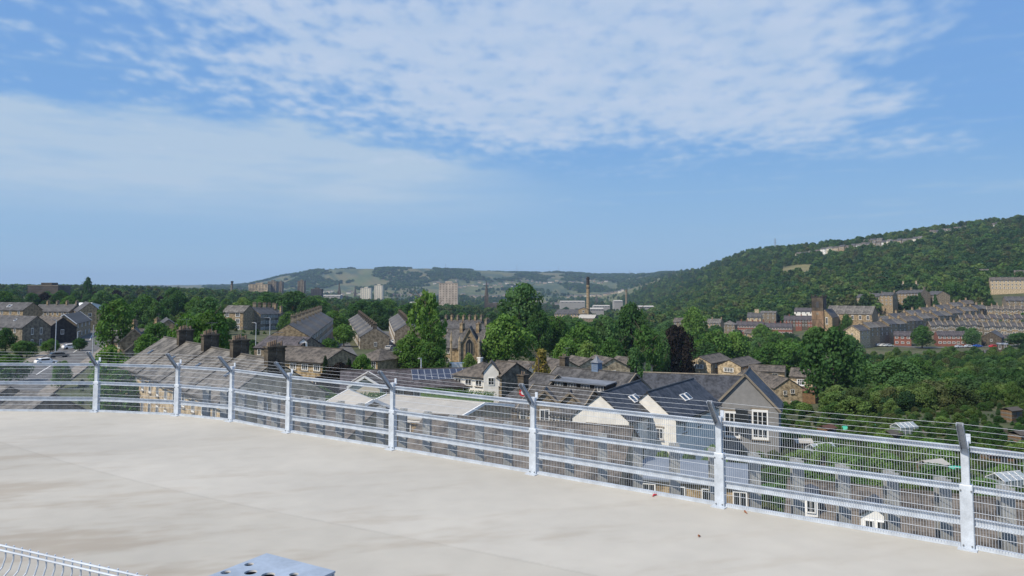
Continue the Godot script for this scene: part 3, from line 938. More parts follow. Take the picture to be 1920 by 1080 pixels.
func gabled(parent: Node, tr: Transform3D, w: float, half: float, rise: float, base: float, wm: Material, rm: Material, o: Dictionary) -> void:
	# adds one ridge-roofed body to a thing; tr sits at the eaves level under the middle of the ridge
	var inv: Transform3D = (parent as Node3D).transform.affine_inverse()
	var lt := inv * tr
	var h := tr.origin.y - base
	var near: bool = o.get("near", false)
	var flat_: bool = o.get("hip", false)
	part("wall", wall_mesh(w, half, h, 0.0 if flat_ else rise), wm, parent, lt)
	if flat_:
		part("roof", hip_mesh(w, half, rise, o.get("oe", 0.35)), rm, parent, lt)
	else:
		part("roof", roof_mesh(w, half, rise, o.get("oe", 0.3), o.get("og", 0.15), 0.14), rm, parent, lt)
		if near:
			var st := begin()
			tube(st, Vector3(-w * 0.5 - 0.15, rise + 0.16, 0), Vector3(w * 0.5 + 0.15, rise + 0.16, 0), 0.11, 0.11, 6)
			done("ridge_tiles", st, o.get("ridge", rm), parent, lt)
	if near:
		for s in [-1.0, 1.0]:
			boxed("gutter", lt * Vector3(0, -0.12 - (o.get("oe", 0.3) as float) * rise / half, s * (half + (o.get("oe", 0.3) as float) + 0.06)), Vector3(w, 0.1, 0.12), o.get("gutter", M.gutter), parent, lt.basis)
	# windows: rows below the eaves on the long sides, as [columns, storeys]
	var ww: float = o.get("ww", 1.0)
	var wh: float = o.get("wh", 1.35)
	var wf: Material = o.get("wf", M.white)
	for side in [["front", 1.0], ["back", -1.0]]:
		if not o.has(side[0]): continue
		var spec: Array = o[side[0]]
		var bs := lt.basis if side[1] > 0 else lt.basis * Basis(Vector3.UP, PI)
		for r in spec[1]:
			for k in spec[0]:
				var u: float = ((k + 0.5) / spec[0] - 0.5) * w
				var y: float = -0.95 - r * 2.75 - (o.get("drop", 0.0) as float)
				if -y > h - 0.6: continue
				if r == 1 and o.get("door", false) and k == spec[0] - 1:
					boxed("door", lt * Vector3(u * side[1], y - 0.35, side[1] * (half + 0.02)), Vector3(0.95, 2.05, 0.08), M.door, parent, bs)
					continue
				window(parent, lt * Vector3(u * side[1], y, side[1] * half), ww, wh, bs, near, wf)
	for side in [["left", -1.0], ["right", 1.0]]:
		if not o.has(side[0]): continue
		for q in o[side[0]]:      # [across, height over the eaves, width, height]
			var bs: Basis = lt.basis * Basis(Vector3.UP, side[1] * PI * 0.5)
			window(parent, lt * Vector3(side[1] * w * 0.5, q[1], -side[1] * q[0]), q[2], q[3], bs, near, wf)
	if o.has("verge"):      # bargeboards or copings on both gables
		for s in [-1.0, 1.0]:
			for e in [-1.0, 1.0]:
				var a := Vector3(s * (w * 0.5 + 0.22), rise + 0.12, 0)
				var b := Vector3(s * (w * 0.5 + 0.22), -0.25 * rise / half + 0.02, e * (half + 0.3))
				var dir := (b - a).normalized()
				var bb := Basis(Vector3.RIGHT, dir, Vector3.RIGHT.cross(dir))
				boxed("verge", lt * ((a + b) * 0.5), Vector3(o.get("vw", 0.16), (b - a).length(), 0.26), o.verge, parent, lt.basis * bb)
	for q in o.get("chimneys", []):      # [along, across, size along, size across, height, pots]
		chimney(parent, Vector3(q[0], rise - absf(q[1]) * rise / half, q[1]), q[2], q[3], q[4], q[5], o.get("cm", wm), lt)
	for q in o.get("skylights", []):     # [along, fraction down the slope, side, width, length]
		var dir := Vector3(0, -rise, half * q[2]).normalized()
		var up := dir.cross(Vector3.RIGHT)
		var nb := Basis(Vector3.RIGHT, up, dir) if up.y > 0 else Basis(-Vector3.RIGHT, -up, dir)
		var c: Vector3 = Vector3(q[0], rise + 0.16, 0) + Vector3(0, -rise, half * q[2]) * q[1]
		var sf := part("skylight", unit_box(), o.get("sky_frame", M.white), parent, lt * Transform3D(nb * Basis.from_scale(Vector3(q[3], 0.1, q[4])), c + nb.y * 0.04))
		part("pane", unit_box(), M.glass, sf, Transform3D(Basis.from_scale(Vector3(0.8, 0.2, 0.84)), Vector3(0, 0.46, 0)))

func house(called: String, label: String, group: String, q: Array, half: float, rise: float, wm: Material, rm: Material, o := {}) -> Node3D:
	# q = [px0, d0, row of the ridge at that end, px1, d1]
	var r0 := P(q[0], q[2], q[1])
	var r1 := P(q[3], q[2], q[4])
	r1.y = r0.y
	var tr := frame_of(r0, r1)
	var w := Vector2(r1.x - r0.x, r1.z - r0.z).length()
	return house_at(called, label, group, tr, w, half, rise, wm, rm, o)

func house_at(called: String, label: String, group: String, tr: Transform3D, w: float, half: float, rise: float, wm: Material, rm: Material, o := {}) -> Node3D:
	var low := 1e9
	for s in [[-1, -1], [-1, 1], [1, -1], [1, 1]]:
		var p := tr * Vector3(s[0] * w * 0.5, 0, s[1] * half)
		low = minf(low, H(p.x, p.z))
	var base: float = minf(low, tr.origin.y - rise - (o.get("minwall", 3.2) as float)) - 0.4
	var foot := tr
	foot.origin.y = base
	var t := thing(called, label, o.get("category", "house"), group, foot)
	tr.origin.y -= rise
	gabled(t, tr, w, half, rise, base, wm, rm, o)
	solid.append(Vector3(tr.origin.x, -tr.origin.z, maxf(w * 0.5, half) + (1.0 if called != "distant_house" else 45.0)))
	if w > half * 4:
		for s in [-0.33, 0.33]:
			var p := tr * Vector3(s * w, 0, 0)
			solid.append(Vector3(p.x, -p.z, half + 1.5))
	return t

func wing(t: Node3D, q: Array, half: float, rise: float, wm: Material, rm: Material, o := {}) -> void:
	var r0 := P(q[0], q[2], q[1])
	var r1 := P(q[3], q[2], q[4])
	r1.y = r0.y
	var tr := frame_of(r0, r1)
	tr.origin.y -= rise
	gabled(t, tr, Vector2(r1.x - r0.x, r1.z - r0.z).length(), half, rise, t.position.y, wm, rm, o)

func terrace(called: String, label: String, group: String, q: Array, ridge1: float, n: int, half: float, rise: float, wm: Array, rm: Array, o := {}) -> void:
	# q as for house(); ridge1 = row of the ridge at the second end; the houses step from one to the other
	var r0 := P(q[0], q[2], q[1])
	var r1 := P(q[3], ridge1, q[4])
	for k in n:
		var a := r0.lerp(r1, float(k) / n)
		var b := r0.lerp(r1, float(k + 1) / n)
		var y := (a.y + b.y) * 0.5 + (o.get("jit", 0.0) as float) * (1.0 if k % 2 else -1.0)
		a.y = y
		b.y = y
		var tr := frame_of(a, b)
		var w := Vector2(b.x - a.x, b.z - a.z).length()
		var oo := o.duplicate()
		var pots: int = o.get("pots", 4)
		var ch := []
		if o.get("stack_at_start", false): ch.append([-w * 0.5 + 0.4, 0.0, o.get("csx", 0.7), o.get("csz", 1.3), o.get("ch", 1.3), pots])
		else: ch.append([w * 0.5 - 0.4, 0.0, o.get("csx", 0.7), o.get("csz", 1.3), o.get("ch", 1.3), pots])
		if o.get("no_stack", false): ch = []
		oo.chimneys = ch
		if k != n - 1: oo.erase("right")
		if k != 0: oo.erase("left")
		oo.og = o.get("og", 0.02)
		var l := label % nth(k)
		var first: Material = o.get("first", wm[k % wm.size()])
		house_at(called, l, group, tr, w - 0.01, half, rise, first if k == 0 else wm[k % wm.size()], rm[k % rm.size()], oo)

# ---------------------------------------------------------------- trees
var crowns: Array = []
var far_crowns: Array = []

func leaf_cloud(seed_: int, blobs: Array, per: int, size: float, up: float, droop := 0.0) -> ArrayMesh:
	# leaf clumps spread over the skin of many overlapping lobes; blobs = [centre, radius]
	var r := RandomNumberGenerator.new()
	r.seed = seed_
	var vs := PackedVector3Array()
	var ns := PackedVector3Array()
	var cs := PackedColorArray()
	var idx := PackedInt32Array()
	for b in blobs:
		var tone := r.randf_range(0.72, 1.25)
		var warm := r.randf_range(0.88, 1.14)
		var rad: float = b[1]
		for k in per:
			var dir := Vector3(r.randfn(), r.randfn() + up, r.randfn()).normalized()
			var p: Vector3 = b[0] + dir * rad * pow(r.randf(), 0.22) * Vector3(1, 0.82, 1)
			p.y -= droop * r.randf() * rad
			var n := (dir + Vector3(r.randfn(), r.randfn(), r.randfn()) * 0.55).normalized()
			var u := n.cross(Vector3(r.randfn(), r.randfn(), r.randfn())).normalized()
			var v := n.cross(u)
			var s := size * r.randf_range(0.55, 1.25)
			var t := tone * r.randf_range(0.75, 1.25)
			var c := Color(t * warm, t, t * 0.95)
			var i := vs.size()
			for q in [[-1.0, -0.35], [0.15, -0.8], [1.0, 0.2], [-0.2, 0.8]]:
				vs.append(p + (u * q[0] + v * q[1]) * s)
				ns.append(n)
				cs.append(c)
			idx.append_array([i, i + 2, i + 1, i, i + 3, i + 2])
	var arr := []
	arr.resize(Mesh.ARRAY_MAX)
	arr[Mesh.ARRAY_VERTEX] = vs
	arr[Mesh.ARRAY_NORMAL] = ns
	arr[Mesh.ARRAY_COLOR] = cs
	arr[Mesh.ARRAY_INDEX] = idx
	var m := ArrayMesh.new()
	m.add_surface_from_arrays(Mesh.PRIMITIVE_TRIANGLES, arr)
	return m

func lobes(seed_: int, n: int, rx: float, y0: float, y1: float, r0: float, r1: float, taper: float) -> Array:
	# lobes inside a crown that reaches from y0 to y1, of half-width rx at its belly
	var r := RandomNumberGenerator.new()
	r.seed = seed_
	var out := []
	var lean := Vector2(r.randfn(), r.randfn()) * 0.05
	for k in n:
		var f := (k + r.randf()) / n
		var y := lerpf(y0 + r0 * 0.5, y1 - r1 * 0.7, f)
		var belly := sqrt(maxf(1.0 - pow((f - 0.38) / 0.66, 2.0), 0.02)) if taper <= 0.0 else lerpf(1.0, 0.12, pow(f, taper))
		var rad := lerpf(r0, r1, r.randf())
		var ang := k * 2.4 + r.randf() * 1.2
		var out_r := maxf(rx * belly - rad * 0.75, 0.0) * sqrt(r.randf_range(0.25, 1.0))
		out.append([Vector3(cos(ang) * out_r + lean.x * f, y, sin(ang) * out_r + lean.y * f), rad * lerpf(1.0, 0.8, f)])
	return out

func make_crowns() -> void:
	# unit crowns: 1 high, about 1 wide; variants 0-6 broad, 7 conifer, 8 column, 9-10 bush, 11 loose
	for k in 7:
		crowns.append(leaf_cloud(100 + k, lobes(200 + k, 26 + k * 2, 0.5, 0.08, 1.0, 0.14, 0.21, 0.0), 150, 0.026, 0.25))
	crowns.append(leaf_cloud(120, lobes(220, 44, 0.62, 0.0, 1.0, 0.1, 0.17, 0.75), 90, 0.028, 0.1, 0.8))
	crowns.append(leaf_cloud(121, lobes(221, 26, 0.5, 0.0, 1.0, 0.13, 0.2, 0.0), 140, 0.03, 0.2))
	crowns.append(leaf_cloud(122, lobes(222, 22, 0.55, -0.05, 0.95, 0.18, 0.26, 0.0), 210, 0.03, 0.5))
	crowns.append(leaf_cloud(123, lobes(223, 20, 0.6, -0.05, 0.9, 0.18, 0.28, 0.0), 210, 0.033, 0.5))
	crowns.append(leaf_cloud(124, lobes(224, 24, 0.5, 0.05, 1.0, 0.1, 0.17, 0.0), 120, 0.03, 0.2, 1.2))
	for k in 5:
		far_crowns.append(leaf_cloud(140 + k, lobes(240 + k, 10, 0.5, 0.0, 1.0, 0.2, 0.3, 0.0), 70, 0.055, 0.4))

func trunk_mesh(seed_: int) -> Mesh:
	var key := "_trunk%d" % seed_
	if M.has(key): return M[key]
	var r := RandomNumberGenerator.new()
	r.seed = seed_
	var st := begin()
	var p := Vector3(0, -0.06, 0)
	var rad := 0.032
	for k in 5:
		var q := p + Vector3(r.randfn() * 0.012, 0.17, r.randfn() * 0.012)
		tube(st, p, q, rad, rad * 0.8, 7, false)
		if k >= 1:
			for e in 2:
				var ang := r.randf() * TAU
				tube(st, q, q + Vector3(cos(ang) * 0.2, r.randf_range(0.1, 0.2), sin(ang) * 0.2), rad * 0.55, rad * 0.15, 5, false)
		p = q
		rad *= 0.78
	M[key] = st.commit()
	return M[key]

func tree(label: String, group: String, px: float, top: float, d: float, wpx: float, kind: int, leaf: String, called := "tree", bottom := 0.18) -> Node3D:
	var g := G(px, d)
	var tp := P(px, top, d)
	var h := clampf(tp.y - g.y, 1.2, 32.0)
	var w := wpx * d / F
	return tree_at(label, group, g, h, w, kind, leaf, called, bottom)

func tree_at(label: String, group: String, g: Vector3, h: float, w: float, kind: int, leaf: String, called: String, bottom: float) -> Node3D:
	var t := thing(called, label, "conifer" if kind == 7 else "bush" if called == "bush" else "tree", group, Transform3D(Basis(Vector3.UP, rng.randf() * TAU), g))
	if called != "bush":
		part("trunk", trunk_mesh(rng.randi() % 4), M.bark, t, Transform3D(Basis.from_scale(Vector3(h, h, h)), Vector3.ZERO))
	part("crown", crowns[kind], M[leaf], t, Transform3D(Basis.from_scale(Vector3(w, h * (1.0 - bottom), w)), Vector3(0, h * bottom, 0)))
	return t

func is_free(x: float, d: float, r: float) -> bool:
	for s in solid:
		var e: float = s.z + r
		if (s.x - x) * (s.x - x) + (s.y - d) * (s.y - d) < e * e: return false
	return true

func belt(label: String, group: String, n: int, px0: float, px1: float, d0: float, d1: float, top0: float, top1: float, hmin: float, hmax: float, kinds: Array, leaves: Array, called := "tree", ratio := 0.8, gap := 3.0) -> void:
	var made := 0
	var tries := 0
	var mine := []
	while made < n and tries < n * 30:
		tries += 1
		var d := exp(rng.randf_range(log(d0), log(d1)))
		var px := rng.randf_range(px0, px1)
		var g := G(px, d)
		var hh := clampf(P(px, rng.randf_range(top0, top1), d).y - g.y, 0.0, hmax)
		if hh < hmin:
			if P(px, top0, d).y - g.y < hmin: continue
			hh = hmin
		var w := hh * ratio * rng.randf_range(0.85, 1.25)
		if not is_free(g.x, d, w * 0.32): continue
		var ok := true
		for m in mine:
			if Vector2(m.x - g.x, m.y - d).length() < gap: ok = false
		if not ok: continue
		mine.append(Vector2(g.x, d))
		tree_at(label, group, g, hh, w, kinds[rng.randi() % kinds.size()], leaves[rng.randi() % leaves.size()], called, 0.02 if called == "bush" else 0.14)
		made += 1

func wood(called: String, label: String, meshes: Array, n: int, px0: float, px1: float, d0: float, d1: float, h0: float, h1: float, keep: Callable, cols: Array, seed_: int) -> void:
	# a far wood that reads as one mass
	var r := RandomNumberGenerator.new()
	r.seed = seed_
	var sets := []
	for k in meshes.size(): sets.append([])
	var tone := FastNoiseLite.new()
	tone.seed = seed_
	tone.frequency = 0.016
	for k in n:
		var d := exp(r.randf_range(log(d0), log(d1)))
		var px := r.randf_range(px0, px1)
		if not keep.call(px, d, r): continue
		var p := P(px, 560, d)
		if not is_free(p.x, d, 2.0): continue
		var y := H(p.x, p.z)
		var h := lerpf(h0, h1, pow(r.randf(), 1.6))
		var w := h * r.randf_range(0.7, 1.3)
		if d > 2800.0: w *= 1.0 + (d - 2800.0) / 1200.0
		var pick := clampi(int((tone.get_noise_2d(p.x, d) * 1.2 + 0.5 + r.randfn() * 0.16) * cols.size()), 0, cols.size() - 1)
		var c: Color = (cols[pick] as Color) * r.randf_range(0.8, 1.22)
		sets[r.randi() % meshes.size()].append([Transform3D(Basis(Vector3.UP, r.randf() * TAU) * Basis.from_scale(Vector3(w, h * 1.05, w)), Vector3(p.x, y - h * 0.08, p.z)), c])
	var root := thing(called, label, "woodland")
	root.set_meta("kind", "stuff")
	for k in meshes.size():
		if sets[k].is_empty(): continue
		var mm := MultiMesh.new()
		mm.transform_format = MultiMesh.TRANSFORM_3D
		mm.use_colors = true
		mm.mesh = meshes[k]
		mm.instance_count = sets[k].size()
		for q in sets[k].size():
			mm.set_instance_transform(q, sets[k][q][0])
			mm.set_instance_color(q, sets[k][q][1])
		var o := MultiMeshInstance3D.new()
		o.name = "tree_crowns"
		o.multimesh = mm
		o.material_override = M.leaf_tint
		o.set_meta("kind", "stuff")
		root.add_child(o, true)

# ---------------------------------------------------------------- the town, near to far
func make_near_town() -> void:
	var t: Node3D
	# terrace with the big chimney stacks
	terrace("terrace_house", "terrace house with big chimney stack, %s from the far end of the near row", "houses of the near terrace with large stacks", [308, 97, 633, 518, 70], 680, 4, 5.0, 3.2, [M.stone_pale], [M.slate_light], {"front": [3, 2], "back": [3, 2], "near": true, "csx": 0.9, "csz": 1.65, "ch": 1.3, "pots": 8, "ww": 0.9, "wh": 1.7, "cm": M.stone_dark, "right": [[-1.2, -1.2, 0.9, 1.3], [1.4, -1.2, 0.9, 1.3]], "skylights": [[-1.0, 0.5, 1.0, 0.6, 0.8]], "sky_frame": M.lead, "oe": 0.35})
	# roofs close to the deck on the left
	house("low_building", "low grey-roofed building behind the left end of the mesh fence", "", [-40, 92, 722, 18, 90], 4.0, 2.2, M.stone_grey, M.slate_light, {"category": "building", "front": [3, 1]})
	house("low_building", "grey pitched roof between the road and the left fence post", "", [42, 80, 734, 100, 78], 4.0, 2.4, M.stone_grey, M.slate_light, {"category": "building", "front": [3, 1]})
	# flats and roofs between the terrace and the street
	house("flats", "tan brick flats with long grey-brown roof and white windows behind dark shrubs", "", [534, 138, 650, 642, 131], 4.6, 1.8, M.stone_gold, M.slate_brown, {"category": "flats", "front": [5, 3], "near": true, "ww": 1.5, "wh": 1.1, "right": [[0, -1.2, 1.0, 1.1]], "oe": 0.4})
	t = house("mansard_building", "purple-grey slate roof with one white dormer behind the chimney stacks", "", [505, 168, 630, 583, 163], 4.5, 2.2, M.stone_grey, M.slate_purple, {"category": "building", "front": [4, 2]})
	wing(t, [569, 161, 635, 569, 164], 0.8, 0.7, M.white, M.slate_purple, {"left": [[0, -0.6, 1.0, 1.0]]})
	t = house("small_house", "tan house with hipped brown roof beside the leafy street trees", "", [694, 152, 652, 735, 149], 4.2, 1.9, M.stone_gold, M.slate_brown, {"hip": true, "front": [3, 2], "near": true, "door": true})
	# low hall with solar panels
	t = house("solar_hall", "long low hall with dark tiled roof carrying two rows of solar panels", "", [640, 114, 697, 880, 118], 5.0, 1.9, M.timber, M.slate_purple, {"category": "hall", "front": [8, 1], "near": true, "oe": 0.5, "minwall": 2.6})
	var w: float = Vector2(P(640, 697, 114).x - P(880, 697, 118).x, 4).length()
	var top := P(640, 697, 114).y - t.position.y
	var dirs := Vector3(0, -1.9, 5.0).normalized()
	var nb := Basis(Vector3.RIGHT, dirs.cross(Vector3.RIGHT), dirs)
	for r in 2:
		for k in 9:
			var c := Vector3(w * 0.5 - 8.6 + k * 0.99, top + 0.2, 0) + dirs * (1.1 + r * 1.72)
			var sp := part("solar_panel", unit_box(), M.solar_frame, t, Transform3D(nb * Basis.from_scale(Vector3(0.95, 0.05, 1.65)), c))
			part("cells", unit_box(), M.solar, sp, Transform3D(Basis.from_scale(Vector3(0.92, 0.2, 0.95)), Vector3(0, 0.5, 0)))
	# pale low-pitched roof and its neighbours right below the fence
	house("flat_roof_hall", "broad pale grey low-pitched roof right behind the middle fence post", "", [728, 84, 743, 905, 78], 6.0, 0.9, M.stone_gold, M.membrane, {"category": "hall", "front": [6, 2], "near": true, "gutter": M.white, "verge": M.white})
	house("gabled_annex", "small tan annex with pale verge boards behind the mesh, left of the pale roof", "", [700, 66, 752, 655, 72], 2.4, 1.1, M.stone_gold, M.membrane, {"category": "building", "verge": M.white, "left": [[0, -1.4, 1.0, 1.2]], "right": [[0, -1.4, 1.0, 1.2]]})
	house("gabled_annex", "little cream gable with white bargeboards below the dark shrubs", "", [684, 96, 708, 690, 101], 1.9, 1.1, M.render_cream, M.slate_brown, {"category": "building", "verge": M.white})
	house("stone_cottage", "long tan stone building under the fence with dark window openings", "", [530, 58, 762, 700, 55], 3.2, 1.2, M.stone_gold, M.slate_brown, {"category": "building", "front": [6, 2], "near": true, "wf": M.gutter, "ww": 1.5})
	house("slate_cottages", "row of cottages with one long brown slate roof seen through the mesh", "", [800, 66, 780, 1185, 60], 5.5, 2.6, M.stone_gold, M.slate_brown, {"category": "building", "front": [9, 2], "near": true, "gutter": M.white, "oe": 0.4, "ww": 1.2})
	t = house("stone_roof_house", "house with broad stone-grey roof and two white dormers nearest the right fence", "", [1480, 57, 902, 2010, 50], 5.2, 2.2, M.stone_grey, M.slate_brown, {"category": "house", "near": true, "front": [8, 1]})
	for q in [[1520, 53.0, 930], [1640, 49.5, 951]]:
		wing(t, [q[0], q[1], q[2], q[0], q[1] + 2.6], 0.85 if q[0] > 1600 else 0.45, 0.6 if q[0] > 1600 else 0.15, M.white, M.slate_blue, {"left": [[-0.35, -0.6, 0.5, 0.7], [0.35, -0.6, 0.5, 0.7]] if q[0] > 1600 else [[0.0, -0.55, 0.6, 0.9]], "oe": 0.1})
	t = house("flat_blue_roof", "flat blue-grey roof behind the mesh between two fence posts", "", [1205, 60, 868, 1420, 57], 3.4, 0.35, M.stone_gold, M.membrane_blue, {"category": "building", "front": [4, 1]})
	# white house and hedge
	t = house("white_house", "white rendered house with brown tiled roof and stone wing behind the long hedge", "", [877, 117, 677, 934, 113.5], 3.4, 1.7, M.render_white, M.slate_brown, {"hip": true, "front": [3, 1], "near": true, "ww": 1.3, "wh": 1.0})
	wing(t, [921, 110.2, 680, 922, 114], 1.1, 1.3, M.render_white, M.slate_brown, {"left": [[0, -1.4, 0.9, 1.1]]})
	wing(t, [932, 115, 678, 968, 112], 3.0, 1.6, M.stone_grey, M.slate_brown, {"front": [2, 2], "near": true, "ww": 1.3, "wh": 1.0})
	chimney(t, t.transform.affine_inverse() * P(900, 678, 118), 0.5, 0.5, 0.5, 1, M.render_white)
	# bungalows
	house("bungalow", "brown-roofed bungalow between the white house and the golden conifer", "bungalows behind the old hall", [955, 150, 676, 1003, 147], 3.8, 1.7, M.render_cream, M.slate_brown, {"front": [3, 1]})
	house("bungalow", "brown-roofed bungalow with gable right of the golden conifer", "bungalows behind the old hall", [1026, 153, 671, 1066, 146], 3.8, 1.9, M.stone_pale, M.slate_brown, {"front": [3, 1], "right": [[0, -1.0, 1.0, 1.0]]})
	house("bungalow", "brown-roofed bungalow behind the stout chimney of the old hall", "bungalows behind the old hall", [1072, 160, 667, 1108, 153], 3.8, 1.9, M.stone_pale, M.slate_brown, {"front": [3, 1], "right": [[0, -1.0, 1.0, 1.0]]})
	house("bungalow", "brown-roofed bungalow behind the blue cupola", "bungalows behind the old hall", [1116, 163, 666, 1150, 155], 3.8, 1.9, M.stone_pale, M.slate_brown, {"front": [3, 1], "right": [[0, -1.0, 1.0, 1.0]]})
	house("bungalow", "low cream bungalow half hidden by the weeping birch", "bungalows behind the old hall", [1158, 172, 668, 1200, 166], 3.8, 1.7, M.stone_pale, M.slate_brown, {"front": [3, 1]})
	old_hall()
	new_hall()
	chapel()
	# modern semis on the slope
	var so := {"front": [2, 2], "near": true, "ww": 1.5, "wh": 1.0, "oe": 0.35}
	house("detached_house", "stone house with brown roof beside the dark copper beech", "modern stone houses below the wood", [1223, 240, 666, 1262, 236], 4.0, 1.9, M.stone_grey, M.slate_brown, so)
	var sg := {"left": [[-0.2, -1.2, 3.0, 1.2], [0, -3.8, 2.4, 1.2]], "front": [2, 2], "near": true, "oe": 0.35}
	house("detached_house", "tan house with gable and wide white window, left of the modern pair", "modern stone houses below the wood", [1311, 226, 669, 1350, 238], 3.6, 1.7, M.stone_pale, M.slate_brown, sg)
	house("detached_house", "tan gabled house in the middle of the modern houses below the wood", "modern stone houses below the wood", [1367, 222, 675, 1404, 234], 3.5, 1.7, M.stone_pale, M.slate_brown, sg)
	house("detached_house", "long low brown-roofed house behind the modern houses", "modern stone houses below the wood", [1405, 222, 684, 1472, 218], 3.4, 1.3, M.stone_pale, M.slate_brown, so)
	house("detached_house", "cream-walled house with dark gable and two small windows above the allotments", "modern stone houses below the wood", [1398, 208, 692, 1478, 186], 3.6, 2.2, M.stone_pale, M.slate_brown, {"right": [[-1.0, -1.2, 0.9, 1.0], [1.0, -0.9, 1.0, 1.0], [1.0, -3.7, 1.0, 1.0]], "near": true, "front": [2, 1]})
	t = house("detached_house", "rightmost of the modern houses, with a white balcony", "modern stone houses below the wood", [1484, 214, 690, 1526, 211], 3.4, 1.9, M.stone_pale, M.slate_brown, {"front": [1, 1], "ww": 2.0, "wh": 1.9, "drop": 0.7, "near": true})
	var inv := t.transform.affine_inverse()
	var bp := inv * P(1500, 722, 207)
	boxed("balcony", bp, Vector3(3.4, 0.12, 1.2), M.white, t)
	for k in 9: boxed("baluster", bp + Vector3(-1.6 + k * 0.4, 0.5, 0.55), Vector3(0.06, 0.95, 0.06), M.white, t)
	boxed("handrail", bp + Vector3(0, 1.0, 0.55), Vector3(3.4, 0.07, 0.09), M.white, t)
	house("garage", "low garage with brown roof in front of the balcony house", "", [1490, 200, 724, 1534, 196], 2.4, 0.8, M.timber, M.tile_red, {"category": "garage"})

func old_hall() -> void:
	var t := house("old_hall", "dark stone hall with grey slate roof, clerestory windows and blue cupola", "", [1046, 110, 689, 1190, 101], 6.0, 3.9, M.stone_dark, M.slate, {"category": "hall", "near": true, "verge": M.coping, "front": [5, 1]})
	var inv := t.transform.affine_inverse()
	# clerestory
	var a := P(1036, 714, 104.5)
	var b := P(1139, 714, 99.0)
	b.y = a.y
	var tr := inv * frame_of(a, b)
	var l := Vector2(b.x - a.x, b.z - a.z).length()
	boxed("clerestory", tr * Vector3(0, -0.6, -0.9), Vector3(l, 1.5, 2.2), M.stone_black, t, tr.basis)
	boxed("clerestory_roof", tr * Vector3(0, 0.22, -0.75), Vector3(l + 0.3, 0.12, 2.8), M.lead, t, tr.basis * Basis(Vector3.RIGHT, 0.08))
	for g in 4:
		for k in 3:
			window(t, tr * Vector3(-l * 0.5 + 0.75 + g * (l - 1.5) / 3.4 + k * 0.48, -0.42, 0.2), 0.4, 0.75, tr.basis, false)
	# cupola
	var c := inv * P(1119, 697, 105.5)
	var cb := boxed("cupola", c + Vector3(0, 0.55, 0), Vector3(1.05, 1.5, 1.05), M.blue_paint, t)
	var st := begin()
	for k in 4:
		var e := [Vector3(-0.7, 0, 0.7), Vector3(0.7, 0, 0.7), Vector3(0.7, 0, -0.7), Vector3(-0.7, 0, -0.7)]
		var m := [Vector3(-0.3, 0.4, 0.3), Vector3(0.3, 0.4, 0.3), Vector3(0.3, 0.4, -0.3), Vector3(-0.3, 0.4, -0.3)]
		quad(st, e[k], e[(k + 1) % 4], m[(k + 1) % 4], m[k])
		tri(st, m[k], m[(k + 1) % 4], Vector3(0, 1.0, 0))
	done("cupola_roof", st, M.lead, t, Transform3D(Basis.IDENTITY, c + Vector3(0, 1.3, 0)))
	st = begin()
	tube(st, Vector3(0, 2.2, 0), Vector3(0, 2.9, 0), 0.03, 0.02, 5)
	done("finial", st, M.gutter, t, Transform3D(Basis.IDENTITY, c))
	for k in 4:
		for y in 3:
			var bs := Basis(Vector3.UP, k * PI * 0.5)
			boxed("louvre", c + bs * Vector3(0, 0.45 + y * 0.28, 0.53), Vector3(0.7, 0.06, 0.06), M.lead, t, bs)
	# front range with two small gables, side roof and chimneys
	wing(t, [1003, 97, 723, 1112, 92], 3.6, 2.4, M.stone_grey, M.slate, {"near": true, "front": [6, 1], "wh": 1.6, "verge": M.coping})
	for q in [[1021, 734], [1068, 738]]:
		wing(t, [q[0], 91.2, q[1], q[0] + 3, 94.5], 1.7, 1.5, M.stone_grey, M.slate, {"near": true, "verge": M.coping, "left": [[0, -1.3, 1.2, 1.4]]})
	wing(t, [1006, 108, 701, 1044, 105], 3.2, 2.2, M.stone_dark, M.slate, {"near": true, "verge": M.coping})
	chimney(t, inv * P(1058, 686, 110), 1.0, 1.0, 1.2, 2, M.stone_dark)
	chimney(t, inv * P(981, 722, 97), 1.0, 1.0, 1.2, 2, M.stone_dark)
	wing(t, [968, 100, 730, 1000, 97], 2.6, 1.5, M.stone_dark, M.slate, {"near": true})
	# round red road sign by the yard gate
	var p := P(981, 736, 89)
	var sg := thing("road_sign", "round white road sign with a red ring in front of the old hall", "sign", "", Transform3D(Basis.IDENTITY, Vector3(p.x, H(p.x, p.z) - 0.1, p.z)))
	var hh := p.y - sg.position.y
	st = begin()
	tube(st, Vector3(0, 0, -0.03), Vector3(0, hh + 0.3, -0.03), 0.05, 0.05, 6)
	done("pole", st, M.galv_dark, sg)
	st = begin()
	tube(st, Vector3(0, hh, 0.03), Vector3(0, hh, 0.06), 0.48, 0.48, 20)
	done("ring", st, M.red_sign, sg)
	st = begin()
	tube(st, Vector3(0, hh, 0.055), Vector3(0, hh, 0.075), 0.26, 0.26, 20)
	done("face", st, M.white, sg)

